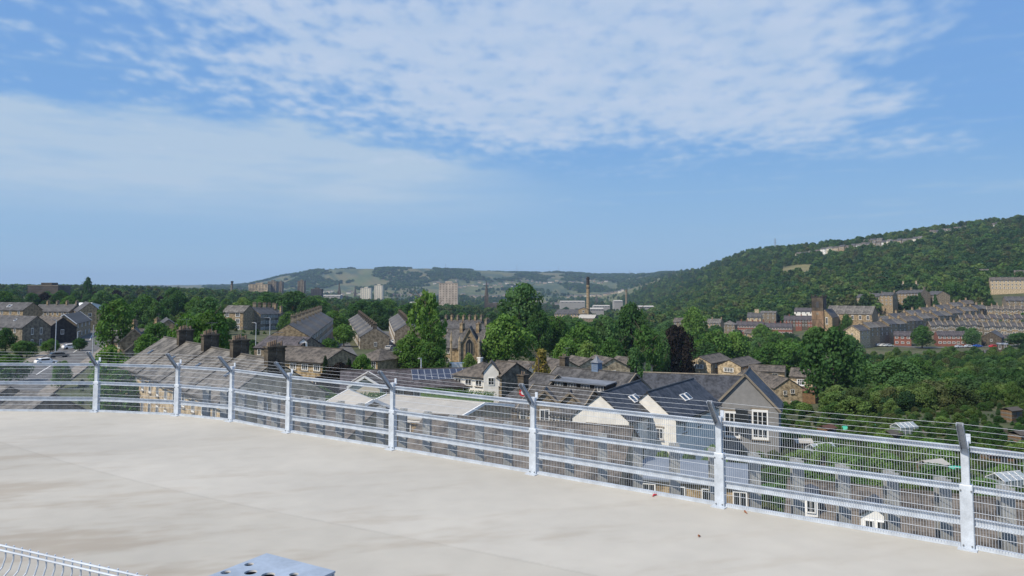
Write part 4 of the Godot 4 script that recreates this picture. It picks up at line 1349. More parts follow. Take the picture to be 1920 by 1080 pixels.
func new_hall() -> void:
	var t := house("modern_hall", "large hall with dark blue-grey slate roof, white front gables and glazed end gable", "", [1208, 109, 700, 1394, 105], 5.6, 3.8, M.render_grey, M.slate_blue, {"category": "hall", "near": true, "ridge": M.coping})
	# end wing with glazed gable
	wing(t, [1397, 98, 704, 1406, 106], 4.0, 4.2, M.render_dark, M.slate_blue, {"near": true, "verge": M.coping, "left": [[-1.75, -2.2, 2.0, 3.4], [1.75, -2.0, 2.0, 3.8]], "wf": M.white})
	var inv := t.transform.affine_inverse()
	var q := inv * P(1391, 790, 97.9)
	boxed("porch_glass", q + Vector3(0, 0, 0.0), Vector3(1.7, 3.2, 0.1), M.glass, t, inv.basis * frame_of(P(1380, 700, 98.7), P(1410, 700, 97.3)).basis)
	# two white gables with skylights
	wing(t, [1125, 80, 740, 1200, 91], 3.2, 2.5, M.render_white, M.slate_blue, {"near": true, "left": [[-1.0, -1.2, 1.0, 1.0], [1.6, -1.6, 0.8, 1.2]], "front": [3, 1], "skylights": [[-0.6, 0.5, 1.0, 1.0, 1.0], [0.7, 0.5, 1.0, 1.0, 1.0]], "ridge": M.slate_blue})
	wing(t, [1214, 84, 737, 1300, 96], 3.3, 2.7, M.render_white, M.slate_blue, {"near": true, "left": [[-0.8, -1.2, 1.0, 1.0], [1.4, -1.6, 0.8, 1.2]], "front": [3, 1], "skylights": [[-0.4, 0.5, 1.0, 1.0, 1.0], [0.9, 0.5, 1.0, 1.0, 1.0]], "ridge": M.slate_blue})
	# glazed strip between the old and the new roof
	var a := P(1178, 733, 103)
	var b := P(1203, 711, 107)
	var x := Vector3(b.x - a.x, 0, b.z - a.z).normalized()
	var mid := (a + b) * 0.5
	var gb := Basis(x, Vector3.UP, x.cross(Vector3.UP)) * Basis(Vector3.RIGHT, 0.55)
	for k in 5:
		boxed("glazing_pane", inv * (mid + gb.x * (k - 2) * 0.52), Vector3(0.48, 0.04, 2.4), M.glaze, t, inv.basis * gb)
		boxed("glazing_bar", inv * (mid + gb.x * ((k - 2) * 0.52 + 0.26) + gb.y * 0.03), Vector3(0.06, 0.1, 2.5), M.white, t, inv.basis * gb)
	boxed("glazing_base", inv * (mid - Vector3(0, 1.9, 0)), Vector3(3.0, 3.0, 2.0), M.stone_dark, t, inv.basis * Basis(x, Vector3.UP, x.cross(Vector3.UP)))

func arch_window(parent: Node, c: Vector3, w: float, h: float, b: Basis) -> void:
	# pointed window: stone surround, dark glass and mullions
	for pass_ in 2:
		var s := 1.0 + 0.22 * (1 - pass_)
		var pts := []
		var hw := w * 0.5 * s
		var y0 := -h * 0.5 * (1.0 + 0.08 * (1 - pass_))
		pts.append(Vector3(hw, y0, 0))
		for k in 7:
			var ang := k / 6.0 * 1.047
			pts.append(Vector3(-hw + 2.0 * hw * cos(ang), h * 0.16 + 2.0 * hw * sin(ang), 0))
		for k in range(5, -1, -1):
			var ang := k / 6.0 * 1.047
			pts.append(Vector3(hw - 2.0 * hw * cos(ang), h * 0.16 + 2.0 * hw * sin(ang), 0))
		pts.append(Vector3(-hw, y0, 0))
		var st := begin()
		var z := 0.06 + 0.03 * pass_
		for k in range(1, pts.size() - 1): tri(st, pts[0] + Vector3(0, 0, z), pts[k] + Vector3(0, 0, z), pts[k + 1] + Vector3(0, 0, z))
		for k in pts.size():
			var n: int = (k + 1) % pts.size()
			quad(st, pts[n] + Vector3(0, 0, z), pts[k] + Vector3(0, 0, z), pts[k], pts[n])
		done("window_surround" if pass_ == 0 else "arched_window", st, M.coping if pass_ == 0 else M.glass, parent, Transform3D(b, c))
	for k in 2: boxed("mullion", c + b * Vector3((k - 0.5) * w * 0.36, -h * 0.1, 0.1), Vector3(w * 0.07, h * 0.8, 0.06), M.coping, parent, b)

func chapel() -> void:
	var t := house("gothic_house", "gothic stone house with steep gable and pointed window between the tall trees", "", [842, 198, 618, 912, 194], 4.2, 4.2, M.stone, M.slate, {"near": true, "front": [3, 2], "verge": M.coping, "cm": M.stone, "chimneys": [[-1.5, 0.0, 0.8, 1.6, 1.6, 4], [3.2, 0.0, 0.8, 1.6, 1.6, 4]]})
	wing(t, [880, 185, 616, 883, 196], 2.5, 4.6, M.stone, M.slate, {"near": true, "verge": M.coping, "left": [[0, -4.4, 1.8, 2.4]]})
	var inv := t.transform.affine_inverse()
	var f := frame_of(P(860, 616, 185), P(897, 616, 185))
	arch_window(t, inv * P(880, 651, 184.9), 1.7, 3.2, inv.basis * f.basis)
	boxed("small_window", inv * P(879, 635, 184.9), Vector3(0.5, 0.9, 0.1), M.glass, t, inv.basis * f.basis)
	for px in [846, 862, 898]:
		var st := begin()
		var p := inv * P(px, 640, 184.6 if px != 846 else 190)
		tube(st, p - Vector3(0, 7, 0), p, 0.32, 0.3, 4)
		tube(st, p, p + Vector3(0, 2.6 if px == 846 else 1.2, 0), 0.4, 0.02, 4)
		done("buttress", st, M.stone_pale, t)
	house("stone_house", "stone house with dormers and bay behind the gothic gable", "", [893, 212, 608, 925, 208], 4.5, 2.6, M.stone_grey, M.slate, {"near": true, "front": [3, 2], "chimneys": [[1.0, 0.0, 0.8, 1.6, 1.4, 4]]})

func make_mid_town() -> void:
	var t: Node3D
	var o := {"front": [3, 2], "back": [3, 2], "chimneys": [[0.0, 0.0, 0.7, 1.2, 1.2, 4]]}
	# left cluster by the road
	house("stone_house", "long stone house with roof lights at the far left edge, behind the front gable", "", [-30, 305, 567, 62, 300], 4.6, 2.9, M.stone, M.slate, {"front": [6, 2], "skylights": [[3.0, 0.5, 1.0, 1.6, 1.6], [-4.0, 0.5, 1.0, 1.2, 1.6]]})
	house("stone_house", "grey-roofed house with black stone gable nearest the road at far left", "", [-10, 236, 591, 70, 226], 4.2, 3.2, M.stone_grey, M.slate, {"front": [3, 2], "right": [[-1.3, -1.2, 0.7, 2.0], [1.3, -1.2, 0.7, 2.0], [-1.3, -4.6, 0.7, 2.0], [1.3, -4.6, 0.7, 2.0]], "skylights": [[3.0, 0.4, 1.0, 0.8, 1.0]]})
	house("stone_house", "soot-dark house with plain grey roof between the black gable and white bargeboards", "", [78, 250, 592, 118, 234], 4.0, 3.2, M.stone_black, M.slate_brown, {"front": [4, 2], "right": [[0, -1.2, 0.9, 1.5]]})
	house("stone_house", "house with tan gable and white bargeboards beside the road", "", [120, 248, 590, 150, 276], 3.6, 3.0, M.stone, M.slate, {"verge": M.white, "left": [[0, 0.3, 1.6, 1.0], [1.0, -2.5, 1.0, 1.2]], "front": [4, 2], "back": [3, 2]})
	terrace("stone_house", "small bay-fronted house in the row behind the white bargeboards, %s from the left", "bay-fronted row behind the road", [74, 322, 571, 146, 318], 571, 4, 4.2, 2.8, [M.stone, M.stone_grey], [M.slate], {"front": [2, 2], "pots": 4})
	house("stone_house", "tan gabled house just left of the big round tree", "", [169, 292, 568, 160, 318], 4.0, 3.4, M.stone_gold, M.slate, {"left": [[0, -1.2, 1.2, 1.4]], "front": [3, 2]})
	house("shed_roof", "bright white metal roof behind the houses at left", "", [150, 345, 568, 174, 342], 5.0, 1.2, M.white, M.white, {"category": "building"})
	t = house("villa", "stone villa with twin gables and tall chimneys left of the near trees", "", [228, 197, 616, 310, 190], 4.2, 3.0, M.stone, M.slate, {"front": [5, 2], "near": true, "cm": M.stone, "chimneys": [[-2.6, 0.5, 0.8, 1.1, 2.4, 4], [5.2, 0.0, 0.8, 1.1, 2.6, 4], [3.6, -0.5, 0.8, 1.1, 1.6, 2]]})
	wing(t, [252, 184, 618, 255, 194], 3.0, 2.8, M.stone, M.slate, {"near": true, "left": [[0, -1.6, 1.6, 1.3]], "verge": M.coping})
	wing(t, [277, 186, 624, 280, 194], 2.2, 2.1, M.stone, M.slate, {"near": true, "left": [[0, -1.4, 1.0, 1.3]], "verge": M.coping})
	wing(t, [258, 176, 640, 262, 184], 2.6, 2.2, M.stone_grey, M.slate, {"near": true, "verge": M.coping})
	house("stone_house", "plain tan gable right of the twin-gabled villa", "", [316, 205, 600, 312, 222], 3.8, 2.8, M.stone_gold, M.slate, {"left": [[0, -1.2, 1.0, 1.3]]})
	# centre left
	house("tall_house", "tan end house with two large windows left of the gabled row above the trees", "", [428, 332, 573, 468, 330], 5.0, 2.8, M.stone, M.slate_light, {"front": [2, 3], "ww": 2.0, "wh": 2.0})
	terrace("tall_house", "tall dark stone house in the row above the trees, %s from the left", "gabled row above the trees", [468, 334, 576, 514, 366], 577, 5, 5.0, 3.0, [M.stone_grey, M.stone_dark], [M.slate], {"front": [3, 3], "pots": 6, "ch": 1.8, "csz": 1.6})
	house("tall_house", "stone house with two lone chimneys at the right end of the gabled row", "", [514, 362, 585, 530, 360], 4.0, 2.2, M.stone_grey, M.slate, {"front": [2, 2], "cm": M.stone, "chimneys": [[-1.6, 0.0, 0.9, 1.2, 3.6, 4], [1.6, 0.0, 0.9, 1.2, 2.6, 4]]})
	terrace("terrace_house", "stone terrace house in the row climbing behind the purple roof, %s from the near gable", "row behind the purple roof", [541, 186, 609, 600, 290], 584, 9, 5.0, 3.0, [M.stone, M.stone_grey], [M.slate, M.slate_brown], {"front": [2, 2], "back": [2, 2], "pots": 6, "ch": 1.7, "csz": 1.5, "left": [[0, -1.0, 1.0, 1.2]], "cm": M.stone_grey})
	terrace("terrace_house", "stone terrace house in the row left of the parked street, %s from the far end", "left row of the parked street", [672, 352, 588, 703, 231], 615.5, 12, 4.4, 2.7, [M.stone, M.stone_grey], [M.slate_light, M.slate], {"front": [2, 2], "back": [2, 2], "pots": 4, "ch": 1.3, "csz": 1.2, "right": [[0.2, -2.2, 0.9, 1.3]], "cm": M.stone_dark})
	terrace("terrace_house", "stone terrace house in the row right of the parked street, %s from the far end", "right row of the parked street", [748, 345, 587, 766, 246], 606, 10, 4.4, 2.7, [M.stone, M.stone_grey], [M.slate_light, M.slate], {"front": [2, 2], "back": [2, 2], "pots": 4, "ch": 1.3, "csz": 1.2, "right": [[0.2, -2.2, 0.9, 1.3]], "cm": M.stone_dark})
	terrace("terrace_house", "stone terrace house in the row right of the tall street tree, %s from the left", "row behind the gothic house", [828, 268, 600, 905, 262], 600, 7, 4.5, 2.7, [M.stone_grey, M.stone], [M.slate], {"front": [2, 2], "pots": 4, "ch": 1.4})
	# cars in the street and by the gothic house
	car("white parked van beside the gothic house", "van", P(864, 690, 172), 0.4, true, M.white)
	for q in [[731, 228, "light grey car, nearest in the street between the two rows"], [727, 244, "white car, second in the street between the two rows"], [741, 262, "silver car on the right side of the street between the rows"], [724, 275, "dark car farthest up the street between the rows"]]:
		var p := G(q[0], q[1])
		car(q[2], "car", p, 1.4, false, [M.render_grey, M.white, M.galv, M.door][int(q[1]) % 4])
	for q in [[88, 170, "dark car on the road at left, nearest the fence"], [112, 186, "silver car on the road behind the left fence"], [134, 212, "white car where the road bends at left"]]:
		car(q[2], "car", G(q[0], q[1]), 0.9, false, [M.door, M.galv, M.white][int(q[1]) % 3])
	# street lamps
	for q in [[105, 196, 600, "tall street lamp before the soot-dark house"], [175, 190, 610, "tall street lamp beside the first fence post"], [790, 118, 672, "lone lamp post in front of the tall street tree"], [506, 240, 596, "street lamp before the gabled row above the trees"], [480, 200, 606, "short street lamp left of the purple roof"], [146, 208, 622, "street lamp at the bend of the road"]]:
		var g := G(q[0], q[1])
		var l := thing("street_lamp", q[3], "street lamp", "street lamps", Transform3D(Basis(Vector3.UP, q[0]), g))
		var hh := P(q[0], q[2], q[1]).y - g.y
		var st := begin()
		tube(st, Vector3(0, -0.2, 0), Vector3(0, hh, 0), 0.13, 0.08, 7)
		done("pole", st, M.galv, l)
		st = begin()
		tube(st, Vector3(0, hh, 0), Vector3(1.1, hh + 0.15, 0), 0.06, 0.05, 6)
		done("arm", st, M.galv, l)
		boxed("lantern", Vector3(1.35, hh + 0.12, 0), Vector3(0.7, 0.14, 0.28), M.render_grey, l)

func car(label: String, cat: String, at: Vector3, turn: float, van: bool, m: Material) -> void:
	var g := Vector3(at.x, H(at.x, at.z) + 0.12, at.z)
	var t := thing("parked_van" if van else "parked_car", label, cat, "" if van else "parked cars", Transform3D(Basis(Vector3.UP, turn), g))
	var prof := [[-2.1, 0.35], [2.1, 0.35], [2.15, 0.75], [1.2, 0.9], [0.6, 1.42], [-1.3, 1.42], [-2.0, 0.95], [-2.15, 0.8]] if not van else [[-2.4, 0.4], [2.4, 0.4], [2.45, 1.0], [1.9, 1.15], [1.5, 2.0], [-2.4, 2.05], [-2.45, 1.9], [-2.45, 0.6]]
	var st := begin()
	var hw := 0.86 if not van else 0.98
	for k in prof.size():
		var a: Array = prof[k]
		var b: Array = prof[(k + 1) % prof.size()]
		quad(st, Vector3(a[0], a[1], -hw), Vector3(a[0], a[1], hw), Vector3(b[0], b[1], hw), Vector3(b[0], b[1], -hw))
		if k > 0 and k < prof.size() - 1:
			for s in [-1.0, 1.0]:
				var p := [Vector3(prof[0][0], prof[0][1], s * hw), Vector3(a[0], a[1], s * hw), Vector3(b[0], b[1], s * hw)]
				if s > 0: tri(st, p[0], p[1], p[2])
				else: tri(st, p[0], p[2], p[1])
	done("body", st, m, t)
	for s in [-1.0, 1.0]:
		boxed("side_window", Vector3(-0.35 if not van else 1.0, 1.15 if not van else 1.5, s * hw), Vector3(1.7 if not van else 0.9, 0.36 if not van else 0.5, 0.03), M.glass, t)
	boxed("windscreen", Vector3(0.93 if not van else 1.72, 1.18 if not van else 1.58, 0), Vector3(0.06, 0.62 if not van else 0.75, 1.5), M.glass, t, Basis(Vector3.BACK, 0.86 if not van else 0.44))
	boxed("rear_window", Vector3(-1.68 if not van else -2.45, 1.22 if not van else 1.6, 0), Vector3(0.06, 0.5, 1.4), M.glass, t, Basis(Vector3.BACK, -0.97 if not van else 0.0))
	for x in [-1.35, 1.35]:
		for s in [-1.0, 1.0]:
			st = begin()
			tube(st, Vector3(x, 0.32, s * (hw - 0.18)), Vector3(x, 0.32, s * (hw + 0.02)), 0.32, 0.32, 12)
			done("wheel", st, M.tyre, t)

func make_right_town() -> void:
	# church
	var t := house("church", "stone church with square battlemented tower and long grey nave", "", [1556, 452, 573, 1640, 436], 7.0, 4.5, M.stone, M.slate_light, {"category": "church", "verge": M.coping, "front": [6, 1], "ww": 1.4, "wh": 2.6, "drop": 1.0})
	var inv := t.transform.affine_inverse()
	wing(t, [1546, 432, 580, 1560, 446], 4.0, 4.5, M.stone_gold, M.slate, {"left": [[-1.0, -2.0, 1.2, 4.0], [1.0, -2.0, 1.2, 4.0]]})
	var tp := P(1535.5, 558, 436)
	var base := t.position.y
	var lt := inv * Transform3D(t.basis, Vector3(tp.x, 0, tp.z))
	var c := Vector3(lt.origin.x, 0, lt.origin.z)
	var hh := tp.y - base
	boxed("tower", c + Vector3(0, hh * 0.36, 0), Vector3(6.6, hh * 0.72, 6.6), M.stone_red, t)
	boxed("belfry", c + Vector3(0, hh * 0.86, 0), Vector3(6.4, hh * 0.28, 6.4), M.stone_dark, t)
	for k in 4:
		var b := Basis(Vector3.UP, k * PI * 0.5)
		for q in 3: boxed("battlement", c + Vector3(0, hh + 0.4, 0) + b * Vector3((q - 1) * 2.2, 0, 3.05), Vector3(1.2, 0.9, 0.4), M.stone_black, t, b)
		boxed("pinnacle", c + Vector3(0, hh + 0.8, 0) + b * Vector3(3.05, 0, 3.05), Vector3(0.7, 2.0, 0.7), M.stone_black, t)
		boxed("belfry_opening", c + Vector3(0, hh * 0.85, 0) + b * Vector3(0, 0, 3.22), Vector3(1.6, 3.4, 0.08), M.gutter, t, b)
		boxed("clock_face", c + Vector3(0, hh * 0.66, 0) + b * Vector3(0, 0, 3.34), Vector3(1.3, 1.3, 0.1), M.coping, t, b)
	# stepped terraces climbing the slope
	var f := {"front": [2, 2], "back": [1, 1], "pots": 3, "ch": 1.6, "csz": 1.2, "cm": M.stone, "ww": 1.0, "wh": 1.4, "vw": 0.42, "jit": 0.35}
	var fs := f.duplicate()
	fs.left = [[0, -2.0, 0.9, 1.2]]
	fs.first = M.stone_pale
	fs.verge = M.coping
	f.verge = M.coping
	terrace("hill_terrace_house", "stone terrace house in the stepped front row climbing right, %s from the pale gable", "stepped front row", [1597, 402, 610, 1842, 545], 570, 17, 4.2, 2.7, [M.stone_grey, M.stone], [M.slate, M.slate_light, M.slate_brown], fs)
	terrace("hill_terrace_house", "stone terrace house in the stepped row behind the front row, %s from the left", "stepped second row", [1612, 438, 600, 1822, 585], 561, 15, 4.2, 2.7, [M.stone_grey, M.stone], [M.slate, M.slate_brown, M.slate_light], f)
	terrace("hill_terrace_house", "stone terrace house in the level row above the red brick block, %s from the left", "level row above the red brick", [1741, 446, 602, 1838, 440], 602, 9, 4.5, 2.4, [M.stone_grey], [M.slate], f)
	terrace("hill_terrace_house", "stone terrace house in the lower row at the right edge, %s from the left", "lower row at the right edge", [1841, 436, 603, 1935, 428], 605, 9, 4.5, 2.6, [M.stone_grey, M.stone], [M.slate], f)
	terrace("hill_terrace_house", "stone terrace house in the third row up at the right, %s from the left", "third row up at the right", [1797, 482, 590, 1935, 470], 590, 12, 4.5, 2.4, [M.stone_grey], [M.slate, M.slate_purple], f)
	terrace("hill_terrace_house", "stone terrace house in the brown-roofed row below the tan flats, %s from the left", "row below the tan flats", [1850, 530, 573, 1935, 516], 574, 8, 4.5, 2.4, [M.stone, M.stone_grey], [M.slate_brown], f)
	house("stone_house", "house with tall gable at the top right of the stepped rows", "", [1882, 545, 556, 1930, 540], 4.5, 3.0, M.stone_grey, M.slate, {"front": [4, 2]})
	# red brick blocks
	var rf := {"front": [3, 2], "ww": 1.5, "wh": 1.2}
	house("brick_house", "red brick block left of the leafy tree below the stepped row", "red brick houses on the right", [1676, 420, 621, 1708, 416], 4.2, 2.2, M.brick_red, M.slate_purple, rf)
	terrace("brick_house", "red brick house in the wide block behind the parked cars, %s from the left", "wide red brick block", [1754, 414, 621, 1822, 409], 621, 4, 4.2, 2.2, [M.brick_red], [M.slate_purple], {"front": [2, 2], "ww": 1.5, "wh": 1.2, "no_stack": true})
	house("brick_house", "small red brick house by the right edge, beside the dark round tree", "red brick houses on the right", [1880, 405, 628, 1902, 402], 4.0, 2.4, M.brick_red, M.slate_purple, rf)
	house("stone_house", "dark gabled stone house between the red brick blocks and the right edge", "", [1858, 398, 622, 1866, 414], 4.5, 3.0, M.stone_dark, M.slate, {"left": [[0, -1.5, 1.0, 1.3]]})
	house("pump_house", "small square stone tower with hut at the edge of the scrub", "", [1869, 335, 643, 1889, 333], 2.5, 0.4, M.stone_dark, M.lead, {"category": "building", "front": [2, 1], "wh": 2.4, "ww": 0.9})
	house("hut", "low stone hut left of the small square tower", "", [1845, 333, 656, 1868, 331], 2.0, 1.2, M.stone_dark, M.slate, {"category": "hut"})
	# middle distance: rows in front of the wooded hill
	terrace("brick_house", "red brick house in the left row below the wooded hill, %s from the left", "left red row below the hill", [1381, 520, 602, 1433, 512], 603, 5, 4.5, 2.6, [M.brick_red], [M.slate_purple], {"front": [2, 2], "ww": 1.4, "wh": 1.3, "pots": 2, "ch": 1.0})
	terrace("brick_house", "red brick house in the right row below the wooded hill, %s from the left", "right red row below the hill", [1434, 505, 605, 1486, 498], 606, 5, 4.5, 2.6, [M.brick_red], [M.slate_purple], {"front": [2, 2], "ww": 1.4, "wh": 1.3, "pots": 2, "ch": 1.0})
	terrace("brick_house", "dark red house in the row behind the right red row, %s from the left", "dark red row near the church", [1470, 540, 592, 1526, 532], 592, 5, 4.5, 2.8, [M.brick_red, M.stone_dark], [M.slate_purple], {"front": [2, 2], "pots": 2, "ch": 1.0})
	terrace("stone_house", "pale stone house at the left end of the red rows, %s from the left", "stone pair left of the red rows", [1320, 500, 598, 1354, 494], 598, 2, 4.5, 2.6, [M.stone], [M.slate_light], {"front": [3, 2], "pots": 2, "ch": 1.0})
	house("stone_house", "stone house with hipped roof just left of the red rows", "", [1356, 512, 601, 1380, 508], 4.5, 2.4, M.stone_grey, M.slate_light, {"hip": true, "front": [3, 2]})
	house("stone_house", "big pale stone house with chimney above the red rows", "", [1402, 560, 586, 1428, 556], 5.0, 3.4, M.stone_pale, M.slate, {"front": [3, 2], "chimneys": [[1.6, 0, 3.0, 1.2, 2.4, 4]]})
	house("stone_house", "flat-topped stone house right of the big pale house", "", [1427, 575, 583, 1456, 570], 4.5, 1.2, M.stone_grey, M.slate_light, {"front": [3, 2]})
	house("white_cottage", "bright white house left of the church tower", "", [1491, 575, 577, 1526, 568], 4.5, 2.6, M.render_white, M.slate_purple, {"front": [4, 2]})
	house("stone_house", "brown-roofed house peeping over the dark trees left of the red rows", "", [1265, 520, 596, 1290, 516], 4.5, 2.6, M.stone_grey, M.slate_brown, {"front": [3, 1]})
	terrace("stone_house", "low brown-roofed house under the red rows, %s from the left", "low pair under the red rows", [1398, 470, 617, 1440, 462], 619, 2, 4.0, 2.4, [M.stone], [M.slate_brown], {"front": [2, 1], "no_stack": true})
	# villas on the hill
	terrace("hill_villa", "tall stone villa in the left group under the hill wood, %s from the left", "left villas under the hill wood", [1610, 590, 553, 1678, 570], 547, 3, 5.0, 2.4, [M.stone, M.stone_grey], [M.slate], {"front": [3, 3], "right": [[0, -1.5, 1.0, 1.4]]})
	terrace("hill_villa", "tall stone villa in the middle group under the hill wood, %s from the left", "middle villas under the hill wood", [1686, 600, 545, 1734, 575], 543, 2, 5.0, 2.6, [M.stone, M.stone_grey], [M.slate], {"front": [4, 3], "pots": 5, "ch": 2.0})
	house("hill_villa", "stone villa with tall chimneys behind the middle group of villas", "", [1690, 645, 533, 1726, 640], 5.0, 2.2, M.stone_pale, M.slate, {"front": [3, 2], "chimneys": [[-6.0, 0, 1.0, 2.0, 2.4, 4], [4.0, 0, 1.0, 2.0, 2.8, 4]]})
	house("hill_villa", "grey house among the trees right of the villas", "", [1746, 590, 546, 1768, 570], 5.0, 3.0, M.stone_grey, M.slate, {"front": [2, 2]})
	house("hill_villa", "lone brown-roofed house half way up the wooded slope", "", [1822, 720, 505, 1855, 712], 5.0, 2.4, M.stone_grey, M.slate_brown, {"front": [4, 1]})
	t = house("tan_flats", "long tan block of flats with many gables at the right edge of the hill", "", [1855, 640, 520, 1960, 622], 6.0, 2.6, M.stone_pale, M.slate_brown, {"category": "flats", "front": [14, 3], "ww": 1.2, "wh": 1.4})
	house("tan_flats", "upper tan block of flats behind the long one at the right edge", "", [1901, 668, 507, 1965, 655], 6.0, 2.6, M.stone_pale, M.slate_brown, {"category": "flats", "front": [9, 3], "ww": 1.2, "wh": 1.4})
	# houses along the brow of the hill
	var brow := {"front": [3, 2], "pots": 1, "ch": 1.0, "ww": 1.4, "wh": 1.4, "minwall": 5.5}
	brow_rows = [[1498, 1320, 1592, 1230, 8, "pale house in the long left row across the upper hillside, %s from the left"], [1592, 1215, 1738, 1120, 15, "house in the long right row across the upper hillside, %s from the left"], [1625, 1270, 1662, 1250, 3, "grey-white house above the long row on the hillside, %s from the left"], [1750, 1235, 1792, 1225, 4, "white house on the skyline of the hill, %s from the left"], [1795, 1225, 1824, 1215, 3, "brown house on the skyline right of the white ones, %s from the left"], [1866, 1215, 1892, 1205, 3, "house on the highest part of the skyline, %s from the left"]]
	for q in brow_rows:
		for k in q[4]:
			var a := G(lerpf(q[0], q[2], float(k) / q[4]), lerpf(q[1], q[3], float(k) / q[4]))
			var b := G(lerpf(q[0], q[2], (k + 0.86) / q[4]), lerpf(q[1], q[3], (k + 0.86) / q[4]))
			var y := maxf(a.y, b.y) + rng.randf_range(8.5, 10.5)
			a.y = y
			b.y = y
			var w := Vector2(b.x - a.x, b.z - a.z).length()
			house_at("hillside_house", q[5] % nth(k), q[5].split(",")[0], frame_of(a, b), w, 4.5, 2.8, [M.stone_pale, M.render_white, M.stone, M.render_cream, M.stone_grey][(k * 2 + int(q[0])) % 5], [M.slate_brown, M.slate, M.slate_light][k % 3], brow)
	# cars on the right
	for q in [[1648, 412, "white car parked at the foot of the stepped row"], [1656, 411, "pale car second at the foot of the stepped row"], [1666, 410, "dark blue car third at the foot of the stepped row"], [1798, 396, "white car in front of the wide red brick block"], [1816, 395, "silver car in front of the wide red brick block"], [1832, 394, "blue car right of the silver one by the red brick"], [1862, 384, "red car parked near the small square tower"]]:
		car(q[2], "car", G(q[0], q[1]), 0.1, false, M.red_sign if q[0] == 1862 else [M.white, M.galv, M.blue_plastic][int(q[0]) % 3])

func tower_block(called: String, label: String, px0: float, px1: float, top: float, d: float, m: Material, cols: int, floors: int, depth: float, pane: Material) -> void:
	var a := P(px0, top, d)
	var b := P(px1, top, d)
	var w := b.x - a.x
	var g := G((px0 + px1) * 0.5, d)
	var h := a.y - g.y + 1.0
	var t := thing(called, label, "tower block" if floors > 7 else "building", "", Transform3D(Basis.IDENTITY, Vector3((a.x + b.x) * 0.5, g.y - 1.0, -d - depth * 0.5)))
	boxed("wall", Vector3(0, h * 0.5, 0), Vector3(w, h, depth), m, t)
	boxed("roof", Vector3(0, h + 0.3, 0), Vector3(w + 0.6, 0.6, depth + 0.6), M.coping, t)
	boxed("plant_room", Vector3(0, h + 1.8, 0), Vector3(w * 0.35, 2.4, depth * 0.5), m, t)
	var fh := minf(2.8, h / floors)
	for r in floors:
		for k in cols:
			var c := Vector3(((k + 0.5) / cols - 0.5) * w, h - 2.0 - r * fh, depth * 0.5)
			if c.y < 2.0: continue
			var f := boxed("window", c, Vector3(w / cols * 0.5, fh * 0.42, 0.12), pane, t)

